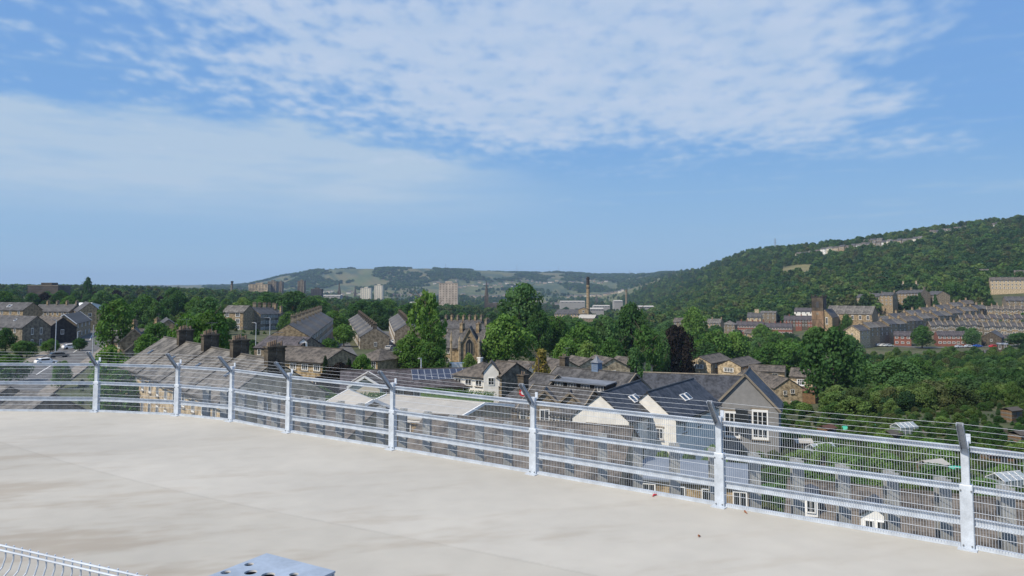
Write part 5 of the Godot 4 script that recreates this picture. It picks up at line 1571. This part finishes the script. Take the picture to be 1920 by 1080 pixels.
func make_far_town() -> void:
	tower_block("tower_block", "pale pink-brown tower block with rows of balconies behind the tall street tree", 823, 858, 531, 1200, M.pink, 6, 16, 16.0, M.stone_grey)
	tower_block("tower_block", "left of the two white tower blocks in the valley", 676, 695, 540, 2000, M.render_cream, 5, 12, 20.0, M.lead)
	tower_block("tower_block", "right, taller of the two white tower blocks in the valley", 702, 717, 535, 2050, M.render_cream, 4, 13, 20.0, M.lead)
	tower_block("office_block", "tan office block with set-back roof on the left skyline", 466, 502, 533, 1500, M.stone_pale, 6, 4, 20.0, M.gutter)
	tower_block("office_block", "brown office tower left of two on the skyline before the moor", 502, 518, 528, 1520, M.stone_grey, 3, 8, 16.0, M.stone_black)
	tower_block("office_block", "narrow brown tower right beside the office tower", 521, 529, 529, 1560, M.stone_grey, 2, 8, 12.0, M.stone_black)
	tower_block("office_block", "lone brown tower between the office blocks and the spire", 558, 570, 527, 1500, M.stone_grey, 2, 9, 14.0, M.stone_black)
	tower_block("office_block", "black office slab below the lone brown tower", 583, 603, 542, 1450, M.stone_black, 4, 5, 14.0, M.gutter)
	tower_block("mill", "long old mill on the skyline at far left", 52, 109, 536, 700, M.stone_dark, 16, 5, 20.0, M.gutter)
	# mill with its great chimney
	var t := house("mill", "tan stone mill beside the tall brick chimney", "", [1046, 560, 580, 1104, 552], 9.0, 3.0, M.stone_gold, M.slate, {"category": "mill", "front": [11, 3], "ww": 1.2, "wh": 1.6})
	wing(t, [1094, 545, 577, 1094, 556], 3.6, 1.2, M.stone_gold, M.slate, {"left": [[0, -1.5, 1.4, 1.6]]})
	house("mill_shed", "pale curved-roofed shed at the foot of the tall brick chimney", "", [1088, 528, 590, 1118, 524], 6.0, 2.2, M.stone_grey, M.membrane, {"category": "shed"})
	stack("mill_chimney", "tall brown brick mill chimney with dark top above the trees", 1103, 519, 548, 1.5, 1.1, M.stone, M.stone_black)
	stack("mill_chimney", "slim pale chimney right of the mill, rising from the wood", 1175, 543, 690, 1.1, 0.9, M.coping, M.coping)
	stack("mill_chimney", "slim round chimney on the skyline at left", 433, 527, 1400, 2.6, 2.2, M.stone_grey, M.stone_black)
	# spires
	for q in [[635, 528, 1900, "slender church spire left of the white tower blocks"], [912, 526, 1350, "dark church spire right of the pink-brown tower block"], [1119, 551, 2300, "small church spire in the valley right of the mill chimney"], [665, 536, 2300, "tiny spire just left of the white tower blocks"]]:
		var g := G(q[0], q[2])
		var tp := P(q[0], q[1], q[2])
		var h := tp.y - g.y
		var s := thing("church_spire", q[3], "church", "", Transform3D(Basis.IDENTITY, g))
		boxed("tower", Vector3(0, h * 0.26, 0), Vector3(7, h * 0.52, 7), M.stone_dark, s)
		var st := begin()
		tube(st, Vector3(0, h * 0.52, 0), Vector3(0, h, 0), 3.6, 0.1, 8)
		done("spire", st, M.stone_dark, s)
		boxed("nave", Vector3(12, h * 0.14, 0), Vector3(20, h * 0.28, 9), M.stone_dark, s)
	# works sheds in the valley
	for q in [[1050, 1096, 564, 1500, "long white works shed in the valley left of the mill chimney"], [1112, 1142, 572, 1300, "white factory right of the mill chimney"], [1150, 1166, 563, 1350, "pale block with tower right of the mill chimney"], [1196, 1224, 573, 1100, "white building at the edge of the wood, right of the slim chimney"], [1100, 1130, 577, 1000, "low pale shed before the white factory"], [590, 640, 553, 1500, "low grey shed below the black office slab"], [770, 800, 566, 1000, "low pale flat roof left of the tall street tree"]]:
		var a := P(q[0], q[2], q[3])
		var b := P(q[1], q[2], q[3])
		b.y = a.y
		house_at("works_shed", q[4], "", frame_of(a, b), b.x - a.x, 12.0, 1.6, M.render_grey, M.membrane, {"category": "shed", "front": [6, 1], "ww": 3.0, "wh": 1.2, "wf": M.lead})
	# rows of houses across the valley
	var r := RandomNumberGenerator.new()
	r.seed = 12
	var rows := [[955, 3900, 1140, 4000, 24, "tiny pale house in the row along the foot of the far moor"], [830, 2900, 960, 3000, 20, "tiny pale house in the valley right of the pink-brown tower"], [730, 2700, 830, 2800, 14, "tiny pale house in the valley right of the white towers"], [600, 3000, 690, 3000, 12, "tiny pale house in the valley near the slender spire"], [920, 2100, 1060, 2300, 20, "small house in the valley between the spire and mill chimney"], [1060, 2900, 1170, 3000, 16, "tiny pale house beyond the mill chimney"], [800, 3600, 960, 3700, 22, "tiny pale house on the lower slope of the moor"], [1130, 1500, 1200, 1700, 8, "small house at the left foot of the wooded hill"], [740, 1500, 830, 1600, 10, "small house below the valley woods left of the pink-brown tower"]]
	for q in rows:
		for k in q[4]:
			var f: float = (k + r.randf_range(0.1, 0.5)) / q[4]
			var d: float = lerpf(q[1], q[3], f) + r.randf_range(-0.04, 0.04) * q[1]
			var a := G(lerpf(q[0], q[2], f), d)
			var ln := r.randf_range(9.0, 20.0)
			var b := a + Vector3(ln, 0, r.randf_range(-3.0, 3.0))
			a.y = maxf(H(a.x, a.z), H(b.x, b.z)) + r.randf_range(8.0, 10.0)
			b.y = a.y
			house_at("distant_house", q[5], q[5], frame_of(a, b), ln, 4.5, 3.0, [M.stone_pale, M.render_cream, M.stone_pale, M.stone, M.brick_red][r.randi() % (5 if k % 4 == 0 else 4)], [M.slate, M.slate_brown, M.slate_light][k % 3], {"front": [3, 2], "ww": 1.5, "wh": 1.5, "minwall": 5.0})
	# masts
	for q in [[835, 493, 4700, "thin lattice mast on the moor above the pink-brown tower"], [969, 494, 5200, "thin lattice mast on the moor right of the spire"], [1048, 500, 5200, "thin lattice mast on the moor above the mill chimney"], [1181, 507, 4800, "small pylon on the dark ridge left of the wooded hill"], [1201, 508, 4800, "small pylon next to the gap before the wooded hill"], [1457, 447, 1700, "short white mast on the crest of the wooded hill"]]:
		var g := G(q[0], q[2])
		var tp := P(q[0], q[1], q[2])
		var h := maxf(tp.y - g.y, 12.0)
		var s := thing("mast", q[3], "mast", "masts on the skyline", Transform3D(Basis.IDENTITY, g))
		var w: float = h * 0.035 + 0.6
		for k in 4:
			var st := begin()
			var e := Vector3(w if k % 2 else -w, 0, w if k < 2 else -w)
			tube(st, e, Vector3(e.x * 0.25, h, e.z * 0.25), 0.3, 0.25, 4)
			done("leg", st, M.galv_dark, s)
		for k in 6:
			var y := h * (k + 0.5) / 6.0
			boxed("brace", Vector3(0, y, 0), Vector3(w * 2.0 * (1.0 - 0.75 * y / h), 0.35, 0.35), M.galv_dark, s, Basis(Vector3.UP, k * 1.57))
		if q[0] > 1150:
			for k in 3: boxed("cross_arm", Vector3(0, h * (0.7 + 0.12 * k), 0), Vector3(h * 0.22, 0.4, 0.4), M.galv_dark, s)

func stack(called: String, label: String, px: float, top: float, d: float, r0: float, r1: float, m: Material, cap: Material) -> void:
	var g := G(px, d)
	var h := P(px, top, d).y - g.y
	var t := thing(called, label, "chimney", "", Transform3D(Basis.IDENTITY, g - Vector3(0, 1, 0)))
	var st := begin()
	tube(st, Vector3.ZERO, Vector3(0, h * 0.86 + 1, 0), r0, lerpf(r0, r1, 0.86), 14)
	done("shaft", st, m, t)
	st = begin()
	tube(st, Vector3(0, h * 0.86 + 1, 0), Vector3(0, h + 1, 0), r1 * 1.06, r1, 14)
	done("top_section", st, cap, t)
	for k in 2:
		st = begin()
		tube(st, Vector3(0, h * (0.8 + k * 0.16) + 1, 0), Vector3(0, h * (0.8 + k * 0.16) + 1.6, 0), r1 * 1.25, r1 * 1.3, 14)
		done("collar", st, cap, t)

# ---------------------------------------------------------------- planting
func make_planting() -> void:
	make_crowns()
	var near := [
		[210, 554, 185, 80, 0, "leaf0", "big round leafy tree left of the twin-gabled villa"],
		[163, 516, 560, 17, 8, "leaf4", "tall dark poplar standing above the left skyline"],
		[157, 524, 565, 9, 8, "leaf4", "slimmer poplar touching the tall one on the left skyline"],
		[12, 612, 205, 40, 3, "leaf4", "dark tree at the left edge beside the road"],
		[24, 662, 138, 80, 6, "leaf1", "leafy tree left of the road, right behind the first fence panel"],
		[118, 672, 128, 44, 1, "leaf0", "small tree between the road and the first fence post"],
		[52, 636, 190, 52, 0, "leaf1", "leafy garden tree below the black stone gable"],
		[96, 634, 200, 36, 5, "leaf0", "small tree left of the road, before the soot-dark house"],
		[150, 632, 205, 30, 2, "leaf4", "dark small tree where the road bends"],
		[385, 572, 130, 112, 1, "leaf1", "large dark spreading tree behind the big chimney stacks"],
		[354, 582, 138, 90, 3, "leaf0", "lower left half of the dark tree clump behind the chimney stacks"],
		[388, 552, 240, 75, 2, "leaf3", "leafy tree above the dark spreading one"],
		[320, 536, 420, 44, 4, "leaf4", "dark rounded tree on the skyline right of the villa"],
		[268, 550, 330, 60, 5, "leaf1", "mid-green tree behind the villa chimneys"],
		[295, 562, 250, 52, 6, "leaf3", "leafy tree between the villa and the dark clump"],
		[210, 643, 108, 90, 2, "leaf2", "bright green tree just behind the second fence panel"],
		[262, 656, 100, 112, 0, "leaf5", "yellow-green bushy tree under the villa gables"],
		[232, 690, 88, 110, 5, "leaf1", "dark bushy tree filling the view through the second fence panel"],
		[300, 676, 92, 84, 3, "leaf2", "green tree hard by the near terrace"],
		[548, 541, 400, 78, 1, "leaf4", "dark dense tree behind the lone house chimneys"],
		[580, 553, 390, 50, 4, "leaf4", "dark tree right of the dense one on the centre left"],
		[500, 545, 430, 62, 3, "leaf4", "dark tree left of the dense one on the centre left"],
		[455, 556, 380, 46, 5, "leaf5", "pale green tree above the tan end house"],
		[628, 580, 300, 60, 6, "leaf0", "mid-green tree left of the parked street rows"],
		[645, 605, 240, 50, 2, "leaf2", "bright green tree by the left row of the parked street"],
		[618, 630, 180, 40, 1, "leaf1", "tree behind the flats roof"],
		[803, 533, 172, 84, 11, "leaf2", "tallest street tree with loose crown, in front of the pink-brown tower"],
		[806, 590, 168, 60, 0, "leaf0", "lower crown under the tallest street tree"],
		[772, 624, 152, 78, 5, "leaf0", "broad leafy tree left at the foot of the tallest street tree"],
		[815, 638, 148, 66, 6, "leaf1", "dark leafy tree right at the foot of the tallest street tree"],
		[975, 522, 250, 100, 4, "leaf3", "tall domed tree on the skyline in the centre"],
		[952, 584, 188, 108, 3, "leaf2", "big pale green willow-like tree right of the gothic house"],
		[1010, 575, 230, 60, 1, "leaf4", "dark tree right of the tall domed tree"],
		[1048, 588, 235, 66, 0, "leaf1", "tree left of the mill chimney foot"],
		[1092, 600, 212, 84, 2, "leaf0", "wide tree under the mill chimney"],
		[1135, 588, 225, 76, 5, "leaf3", "tree right under the mill chimney"],
		[1186, 561, 240, 84, 6, "leaf4", "tall dark tree below the slim pale chimney"],
		[1212, 600, 205, 70, 1, "leaf1", "tree right of the tall dark one"],
		[1062, 628, 180, 60, 4, "leaf2", "light green tree behind the golden conifer"],
		[1105, 632, 178, 60, 0, "leaf5", "yellow-green tree behind the blue cupola"],
		[1150, 628, 182, 66, 3, "leaf1", "tree behind the bungalow roofs"],
		[1272, 600, 218, 78, 1, "leaf_copper", "dark copper beech above the modern houses"],
		[1240, 622, 215, 46, 2, "leaf3", "green tree squeezed in left of the copper beech"],
		[1332, 612, 265, 80, 0, "leaf0", "rounded tree right of the copper beech"],
		[1376, 614, 270, 74, 3, "leaf2", "bright tree behind the gabled modern houses"],
		[1300, 572, 360, 62, 5, "leaf2", "tall leafy tree above the copper beech"],
		[1430, 640, 250, 74, 6, "leaf1", "tree behind the long low modern house"],
		[1478, 634, 255, 84, 4, "leaf0", "tree left of the great dark tree"],
		[1556, 600, 178, 128, 1, "leaf4", "great dark round tree below the church tower"],
		[1525, 628, 240, 56, 2, "leaf1", "tree half hidden behind the great dark tree"],
		[1728, 607, 398, 46, 0, "leaf1", "leafy tree between the two red brick blocks"],
		[1822, 612, 398, 40, 3, "leaf3", "tree before the right end of the wide red brick block"],
		[1908, 622, 380, 52, 4, "leaf4", "dark round tree at the right edge below the terraces"],
		[1728, 545, 560, 22, 7, "leaf4", "dark conifer beside the middle villas"],
		[1757, 549, 560, 20, 7, "leaf4", "smaller conifer right of the middle villas"],
		[1790, 527, 600, 60, 5, "leaf1", "big tree between the villas and the tan flats"],
		[1765, 518, 650, 22, 7, "leaf2", "pointed green tree behind the villas"],
		[1590, 586, 430, 30, 6, "leaf1", "small tree before the church nave"],
		[1190, 640, 162, 62, 11, "leaf3", "weeping birch left of the copper beech, behind the glazed roof"],
	]
	for q in near:
		tree(q[6], "", q[0], q[1], q[2], q[3], q[4], q[5], "tree", 0.05 if q[1] > 580 else 0.12)
	tree("golden conifer in front of the bungalows", "", 1015, 644, 119, 88, 7, "leaf_gold", "conifer", 0.02)
	tree("slim dark cypress at the right end of the flats", "", 612, 662, 126, 13, 8, "leaf_cypress", "cypress", 0.0)
	tree("little conifer beside the fence of the bungalows", "", 655, 668, 128, 16, 8, "leaf_cypress", "cypress", 0.0)
	for q in [[640, 672, 122, 70, 9, "leaf_copper", "dark purple shrub in front of the flats"], [612, 688, 116, 50, 10, "leaf_copper", "smaller purple shrub left of the large one"], [678, 655, 125, 60, 9, "leaf0", "green shrub beside the purple one"], [700, 690, 116, 40, 10, "leaf1", "low green shrub by the hipped house"], [880, 655, 165, 30, 9, "leaf5", "yellow-green shrub at the foot of the gothic gable"], [1420, 745, 170, 30, 9, "leaf2", "yellow-green garden shrub below the dark gable"], [1470, 748, 172, 34, 10, "leaf1", "dark garden shrub below the modern houses"], [1505, 752, 168, 40, 9, "leaf5", "golden-leaved shrub beside the garage"], [600, 715, 100, 80, 9, "leaf1", "leafy shrub behind the fence left of the small cream gable"], [650, 728, 92, 90, 10, "leaf2", "bright green bank of shrubs behind the fence"], [575, 730, 84, 70, 9, "leaf0", "shrub beside the near terrace gable"], [1330, 815, 75, 60, 10, "leaf2", "garden shrub beside the white gables"], [1290, 830, 72, 50, 9, "leaf1", "garden shrub under the right white gable"], [1240, 830, 74, 40, 9, "leaf5", "flowering shrub between the white gables"], [960, 745, 105, 60, 9, "leaf1", "clipped shrub at the corner of the white house"], [640, 590, 330, 40, 9, "leaf1", "shrub far up the parked street"]]:
		tree(q[6], "garden shrubs", q[0], q[1], q[2], q[3], q[4], q[5], "bush", 0.0)
	# clipped hedge
	for q in [[790, 104, 925, 99, 720, "long clipped green hedge in front of the white house"], [540, 88, 720, 92, 738, "green hedge bank behind the fence left of the pale roof"]]:
		var a := P(q[0], q[4], q[1])
		var b := P(q[2], q[4], q[3])
		b.y = a.y
		var f := frame_of(a, b)
		var g := minf(H(a.x, a.z), H(b.x, b.z)) - 0.2
		var hd := thing("hedge", q[5], "hedge", "", Transform3D(f.basis, Vector3(f.origin.x, g, f.origin.z)))
		var l := Vector2(b.x - a.x, b.z - a.z).length()
		var h: float = a.y - g
		var r := RandomNumberGenerator.new()
		r.seed = int(q[0])
		var bl := []
		for k in int(l * 2.2):
			for y in 4:
				for z in 2: bl.append([Vector3((k + 0.5) / int(l * 2.2) * l - l * 0.5, (y + 0.5) / 4.0 * (h - 0.1), (z - 0.5) * 0.9), 0.5])
		part("foliage", leaf_cloud(int(q[0]), bl, 45, 0.09, 0.3), M.leaf1, hd)
		boxed("core", Vector3(0, h * 0.42, 0), Vector3(l - 0.4, h * 0.84, 1.0), M.leaf4, hd)
	var broad := [0, 1, 2, 3, 4, 5, 6]
	var lv := ["leaf0", "leaf1", "leaf3", "leaf4", "leaf4"]
	belt("dark leafy tree in the belt behind the houses at left", "tree belt at left", 36, -60, 380, 340, 640, 541, 556, 8, 19, broad, ["leaf1", "leaf4", "leaf3", "leaf4", "leaf0", "leaf_copper"], "tree", 0.85, 7.0)
	belt("leafy tree in the belt between the left skyline and the white towers", "tree belt left of centre", 38, 380, 800, 380, 760, 552, 572, 7, 17, broad, lv, "tree", 0.9, 7.0)
	belt("leafy tree in the belt around the domed tree and the mill", "tree belt in the centre", 42, 830, 1260, 260, 620, 574, 600, 6, 15, broad, lv, "tree", 0.9, 6.0)
	belt("leafy tree in the hollow between the modern houses and the red rows", "trees in the hollow", 42, 1210, 1600, 260, 470, 604, 640, 6, 15, broad, ["leaf0", "leaf1", "leaf2", "leaf4", "leaf3"], "tree", 0.95, 6.0)
	belt("bushy tree in the thicket below the terraces on the right", "thicket on the right", 62, 1580, 2080, 150, 330, 655, 745, 4.5, 11, [0, 1, 3, 5, 6, 9], ["leaf0", "leaf1", "leaf3", "leaf4", "leaf3", "leaf1"], "tree", 1.1, 4.5)
	belt("small street tree among the terraces on the right", "trees among the terraces", 24, 1600, 1960, 430, 600, 556, 600, 4, 9, broad, lv, "tree", 0.9, 7.0)
	belt("small garden tree among the houses at left", "garden trees at left", 16, -40, 460, 150, 320, 590, 640, 3, 9, broad, lv, "tree", 0.9, 6.0)
	belt("garden bush among the near roofs", "garden bushes", 34, 380, 1250, 62, 150, 700, 790, 1.2, 3.0, [9, 10], ["leaf0", "leaf1", "leaf2", "leaf5"], "bush", 1.2, 3.0)
	belt("garden bush on the allotments", "allotment bushes", 60, 1380, 2060, 66, 150, 760, 880, 0.7, 2.4, [9, 10], ["leaf0", "leaf1", "leaf2", "leaf5", "leaf2"], "bush", 1.4, 2.4)
	allotments()
	# woods on the hills
	var pal := [Color(0.050, 0.115, 0.035), Color(0.070, 0.144, 0.039), Color(0.090, 0.172, 0.046), Color(0.062, 0.121, 0.047), Color(0.120, 0.190, 0.055), Color(0.085, 0.132, 0.046), Color(0.100, 0.178, 0.047), Color(0.115, 0.138, 0.058), Color(0.150, 0.224, 0.072), Color(0.045, 0.103, 0.042)]
	var hpal := []
	for c in pal: hpal.append(c)
	var any := func(px: float, d: float, r: RandomNumberGenerator) -> bool: return true
	wood("scrub", "dense green scrub filling the slope below the terraces on the right", [crowns[9], crowns[10]], 1500, 1555, 2150, 140, 340, 2.5, 6.5, any, hpal, 74)
	wood("allotment_greenery", "low crops and weeds between the allotment beds", [crowns[9], crowns[10]], 2600, 1380, 2150, 58, 150, 0.35, 1.8, any, pal, 75)
	wood("garden_greenery", "low garden greenery between the houses", [crowns[9], crowns[10]], 1200, -100, 1600, 95, 330, 0.8, 2.8, any, pal, 76)
	var gapn := FastNoiseLite.new()
	gapn.seed = 3
	gapn.frequency = 0.01
	var hill := func(px: float, d: float, r: RandomNumberGenerator) -> bool:
		var p := P(px, 560, d)
		var y := H(p.x, p.z)
		var row := 538.0 - (y - EYE) / d * F
		if px > 1462 and px < 1528 and row > 497 - (px - 1500.0) * 0.1 and row < 522 and px > 1466 + (row - 494.0) * -0.5: return false      # dry field on the slope
		if px > 1440 and px < 1480 and row < 466 and d < 1900: return false       # bare crest by the mast
		if px > 1540 and px < 1740 and absf(row - (484.0 - (px - 1540.0) * 0.14)) < 3.0: return false   # lane below the houses
		for q in brow_rows:
			if px > q[0] - 4 and px < q[2] + 4:
				var dh: float = lerpf(q[1], q[3], clampf((px - q[0]) / (q[2] - q[0]), 0.0, 1.0))
				if d < dh + 12.0 and d > dh - 55.0: return false
		if d < 640.0 and px > 1560.0: return d > 560.0 and px < 1840.0
		if px < 1250.0 + (1800.0 - d) * 0.06 and d < 1700.0 and px < 1300.0: return r.randf() < 0.75
		return true
	wood("hill_wood", "dense green wood covering the hillside on the right", far_crowns, 15000, 1165, 2150, 570, 2400, 7, 19, hill, hpal, 71)
	var far := func(px: float, d: float, r: RandomNumberGenerator) -> bool:
		var p := P(px, 560, d)
		var n := gapn.get_noise_2d(p.x * 0.28, d * 0.11)
		return n > (0.04 if px < 1060.0 else -0.25) if d > 3300.0 else n > -0.12
	wood("valley_wood", "patchy blue-green woods across the valley and the far moor", far_crowns, 12000, -80, 1300, 760, 3300, 8, 16, far, pal, 72)
	wood("moor_wood", "dark belts of wood on the slopes of the far moor", far_crowns, 16000, 380, 1300, 3300, 5300, 9, 14, far, pal, 77)
	var mid := func(px: float, d: float, r: RandomNumberGenerator) -> bool:
		if px > 420.0 and px < 534.0 and d < 345.0: return false
		if px > 40.0 and px < 120.0 and d > 600.0: return false
		var p := P(px, 560, d)
		var lim := 548.0 if px < 400.0 else 562.0 if px < 800.0 else 584.0 if px < 1250.0 else 612.0
		return 538.0 - (H(p.x, p.z) + 9.0 - EYE) / d * F > lim
	wood("middle_wood", "leafy trees massed between the houses in the middle distance", [crowns[0], crowns[2], crowns[3], crowns[5]], 1100, -100, 1600, 300, 780, 4, 10, mid, pal, 78)
	var hor := func(px: float, d: float, r: RandomNumberGenerator) -> bool: return px < 36.0 or px > 124.0
	wood("skyline_trees", "thin line of trees along the low left horizon", far_crowns, 1600, -120, 520, 700, 2600, 8, 12, hor, pal, 73)

func allotments() -> void:
	var st: SurfaceTool
	var r := RandomNumberGenerator.new()
	r.seed = 6
	# sheds
	var k := 0
	for q in [[1665, 100, 1.9, 1.5, "weathered timber shed with green door among the left allotments"], [1545, 112, 2.2, 1.7, "timber shed under the shrubs beside the dark gable"], [1740, 78, 2.4, 1.6, "low brown shed beside the green tarpaulin"], [1890, 118, 2.6, 1.8, "pale shed with pitched roof near the right edge"], [1860, 82, 2.6, 1.7, "brown plank shed behind the last fence panel"], [1500, 100, 2.0, 1.5, "dark shed with red felt roof left of the pale greenhouse"], [1905, 96, 2.2, 1.5, "small grey shed at the right edge of the allotments"]]:
		var g := G(q[0], q[1])
		var t := thing("garden_shed", q[4], "shed", "allotment sheds", Transform3D(Basis(Vector3.UP, r.randf_range(-0.6, 0.6)), g))
		var w: float = q[2]
		var h: float = q[3]
		for s in 4:
			var b := Basis(Vector3.UP, s * PI * 0.5)
			var ln: float = w if s % 2 == 0 else 1.7
			var off: float = 0.85 if s % 2 == 0 else w * 0.5
			for p in 6: boxed("plank", Vector3(0, h * (p + 0.5) / 6.0, 0) + b * Vector3(0, 0, off), Vector3(ln, h / 6.0 - 0.012, 0.03 + 0.006 * (p % 2)), [M.timber, M.timber_grey][(p + k) % 2], t, b)
		for s in [-1.0, 1.0]:
			boxed("roof", Vector3(0, h + 0.2, s * 0.5), Vector3(w + 0.3, 0.06, 1.15), [M.slate_brown, M.tile_red, M.membrane][k % 3], t, Basis(Vector3.RIGHT, s * 0.38))
		boxed("door", Vector3(0.2, h * 0.45, 0.89), Vector3(0.7, h * 0.85, 0.04), M.door, t)
		k += 1
	# greenhouses
	for q in [[1535, 93, "pale glass greenhouse in the left allotments"], [1690, 108, "greenhouse with shining roof in the middle allotments"], [1878, 72, "low greenhouse behind the last fence post"]]:
		var t := thing("greenhouse", q[2], "greenhouse", "allotment greenhouses", Transform3D(Basis(Vector3.UP, 0.3), G(q[0], q[1])))
		for s in [-1.0, 1.0]:
			for p in 4:
				var x := -1.2 + p * 0.8
				boxed("side_pane", Vector3(x, 0.7, s * 0.95), Vector3(0.76, 1.3, 0.02), M.glaze, t)
				boxed("roof_pane", Vector3(x, 1.6, s * 0.5), Vector3(0.76, 0.02, 1.12), M.glaze, t, Basis(Vector3.RIGHT, s * 0.5))
				boxed("bar", Vector3(x - 0.4, 1.62, s * 0.5), Vector3(0.04, 0.05, 1.14), M.white, t, Basis(Vector3.RIGHT, s * 0.5))
				boxed("post", Vector3(x - 0.4, 0.7, s * 0.96), Vector3(0.04, 1.4, 0.04), M.white, t)
			boxed("end_pane", Vector3(s * 1.6, 0.7, 0), Vector3(0.02, 1.3, 1.8), M.glaze, t)
		boxed("ridge_bar", Vector3(0, 1.9, 0), Vector3(3.2, 0.06, 0.06), M.white, t)
	# tarpaulins, tanks, beds
	for q in [[1785, 80, 2.6, 1.0, "large green tarpaulin over a heap beside the brown shed"], [1485, 128, 1.5, 0.7, "small green tarpaulin below the dark gable"], [1490, 92, 1.3, 0.8, "green fruit cage cover in the left allotments"], [1580, 122, 1.6, 0.6, "green sheet on the slope above the allotments"], [1640, 120, 1.6, 0.6, "green sheet by the trees at the top of the allotments"]]:
		var t := thing("tarpaulin", q[4], "tarpaulin", "", Transform3D(Basis(Vector3.UP, r.randf() * 3.0), G(q[0], q[1])))
		st = begin()
		var n := 8
		for i in n:
			for j in n:
				var v := []
				for c in [[0, 0], [0, 1], [1, 1], [1, 0]]:
					var a: float = (i + c[0]) / float(n) * 2.0 - 1.0
					var b: float = (j + c[1]) / float(n) * 2.0 - 1.0
					var e := maxf(1.0 - maxf(absf(a), absf(b)) * 0.95, 0.0)
					v.append(Vector3(a * q[2] * 0.5, -0.05 + q[3] * (minf(e * 2.2, 1.0) * 0.85 + 0.12 * sin(a * 5.0 + b * 3.0) * e), b * q[2] * 0.4))
				quad(st, v[0], v[1], v[2], v[3])
		done("sheet", st, M.tarp, t)
	for q in [[1664, 88, "blue water butt among the allotment beds"], [1722, 96, "second blue water butt right of the first"]]:
		var t := thing("water_butt", q[2], "water butt", "blue water butts", Transform3D(Basis.IDENTITY, G(q[0], q[1])))
		st = begin()
		tube(st, Vector3.ZERO, Vector3(0, 0.5, 0), 0.26, 0.31, 14)
		tube(st, Vector3(0, 0.5, 0), Vector3(0, 0.95, 0), 0.31, 0.27, 14)
		done("barrel", st, M.blue_plastic, t)
		st = begin()
		tube(st, Vector3(0, 0.95, 0), Vector3(0, 1.0, 0), 0.29, 0.26, 14)
		done("lid", st, M.door, t)
	for i in 16:
		var px := r.randf_range(1400, 1900)
		var d := r.randf_range(70, 125)
		var g := G(px, d)
		if not is_free(g.x, d, 1.0): continue
		var t := thing("vegetable_bed", "dug vegetable bed edged with boards on the allotments", "vegetable bed", "allotment beds", Transform3D(Basis(Vector3.UP, 0.3 + r.randf_range(-0.1, 0.1)), g))
		boxed("soil", Vector3(0, 0.04, 0), Vector3(4.0, 0.26, 1.3), M.soil, t)
		for s in [-1.0, 1.0]:
			boxed("board", Vector3(0, 0.08, s * 0.68), Vector3(4.1, 0.3, 0.04), M.timber_grey, t)
			boxed("board", Vector3(s * 2.03, 0.08, 0), Vector3(0.04, 0.3, 1.32), M.timber_grey, t)
	# orange panel fence beside the blue roof
	var a := P(1215, 850, 66)
	var ft := thing("timber_fence", "orange timber board fence between the blue roof and the gardens", "fence", "", Transform3D(Basis(Vector3.UP, 0.1), G(1215, 66)))
	for i in 34: boxed("board", Vector3(i * 0.16, 0.9, 0), Vector3(0.145, 1.8 + 0.02 * (i % 3), 0.025 + 0.004 * (i % 2)), M.timber_orange, ft)
	for y in [0.4, 1.4]: boxed("rail", Vector3(2.7, y, -0.05), Vector3(5.5, 0.08, 0.05), M.timber, ft)

func _ready() -> void:
	rng.seed = 2024
	make_light()
	make_materials()
	make_ground()
	make_roads()
	make_deck()
	make_near_town()
	make_mid_town()
	make_right_town()
	make_far_town()
	make_planting()
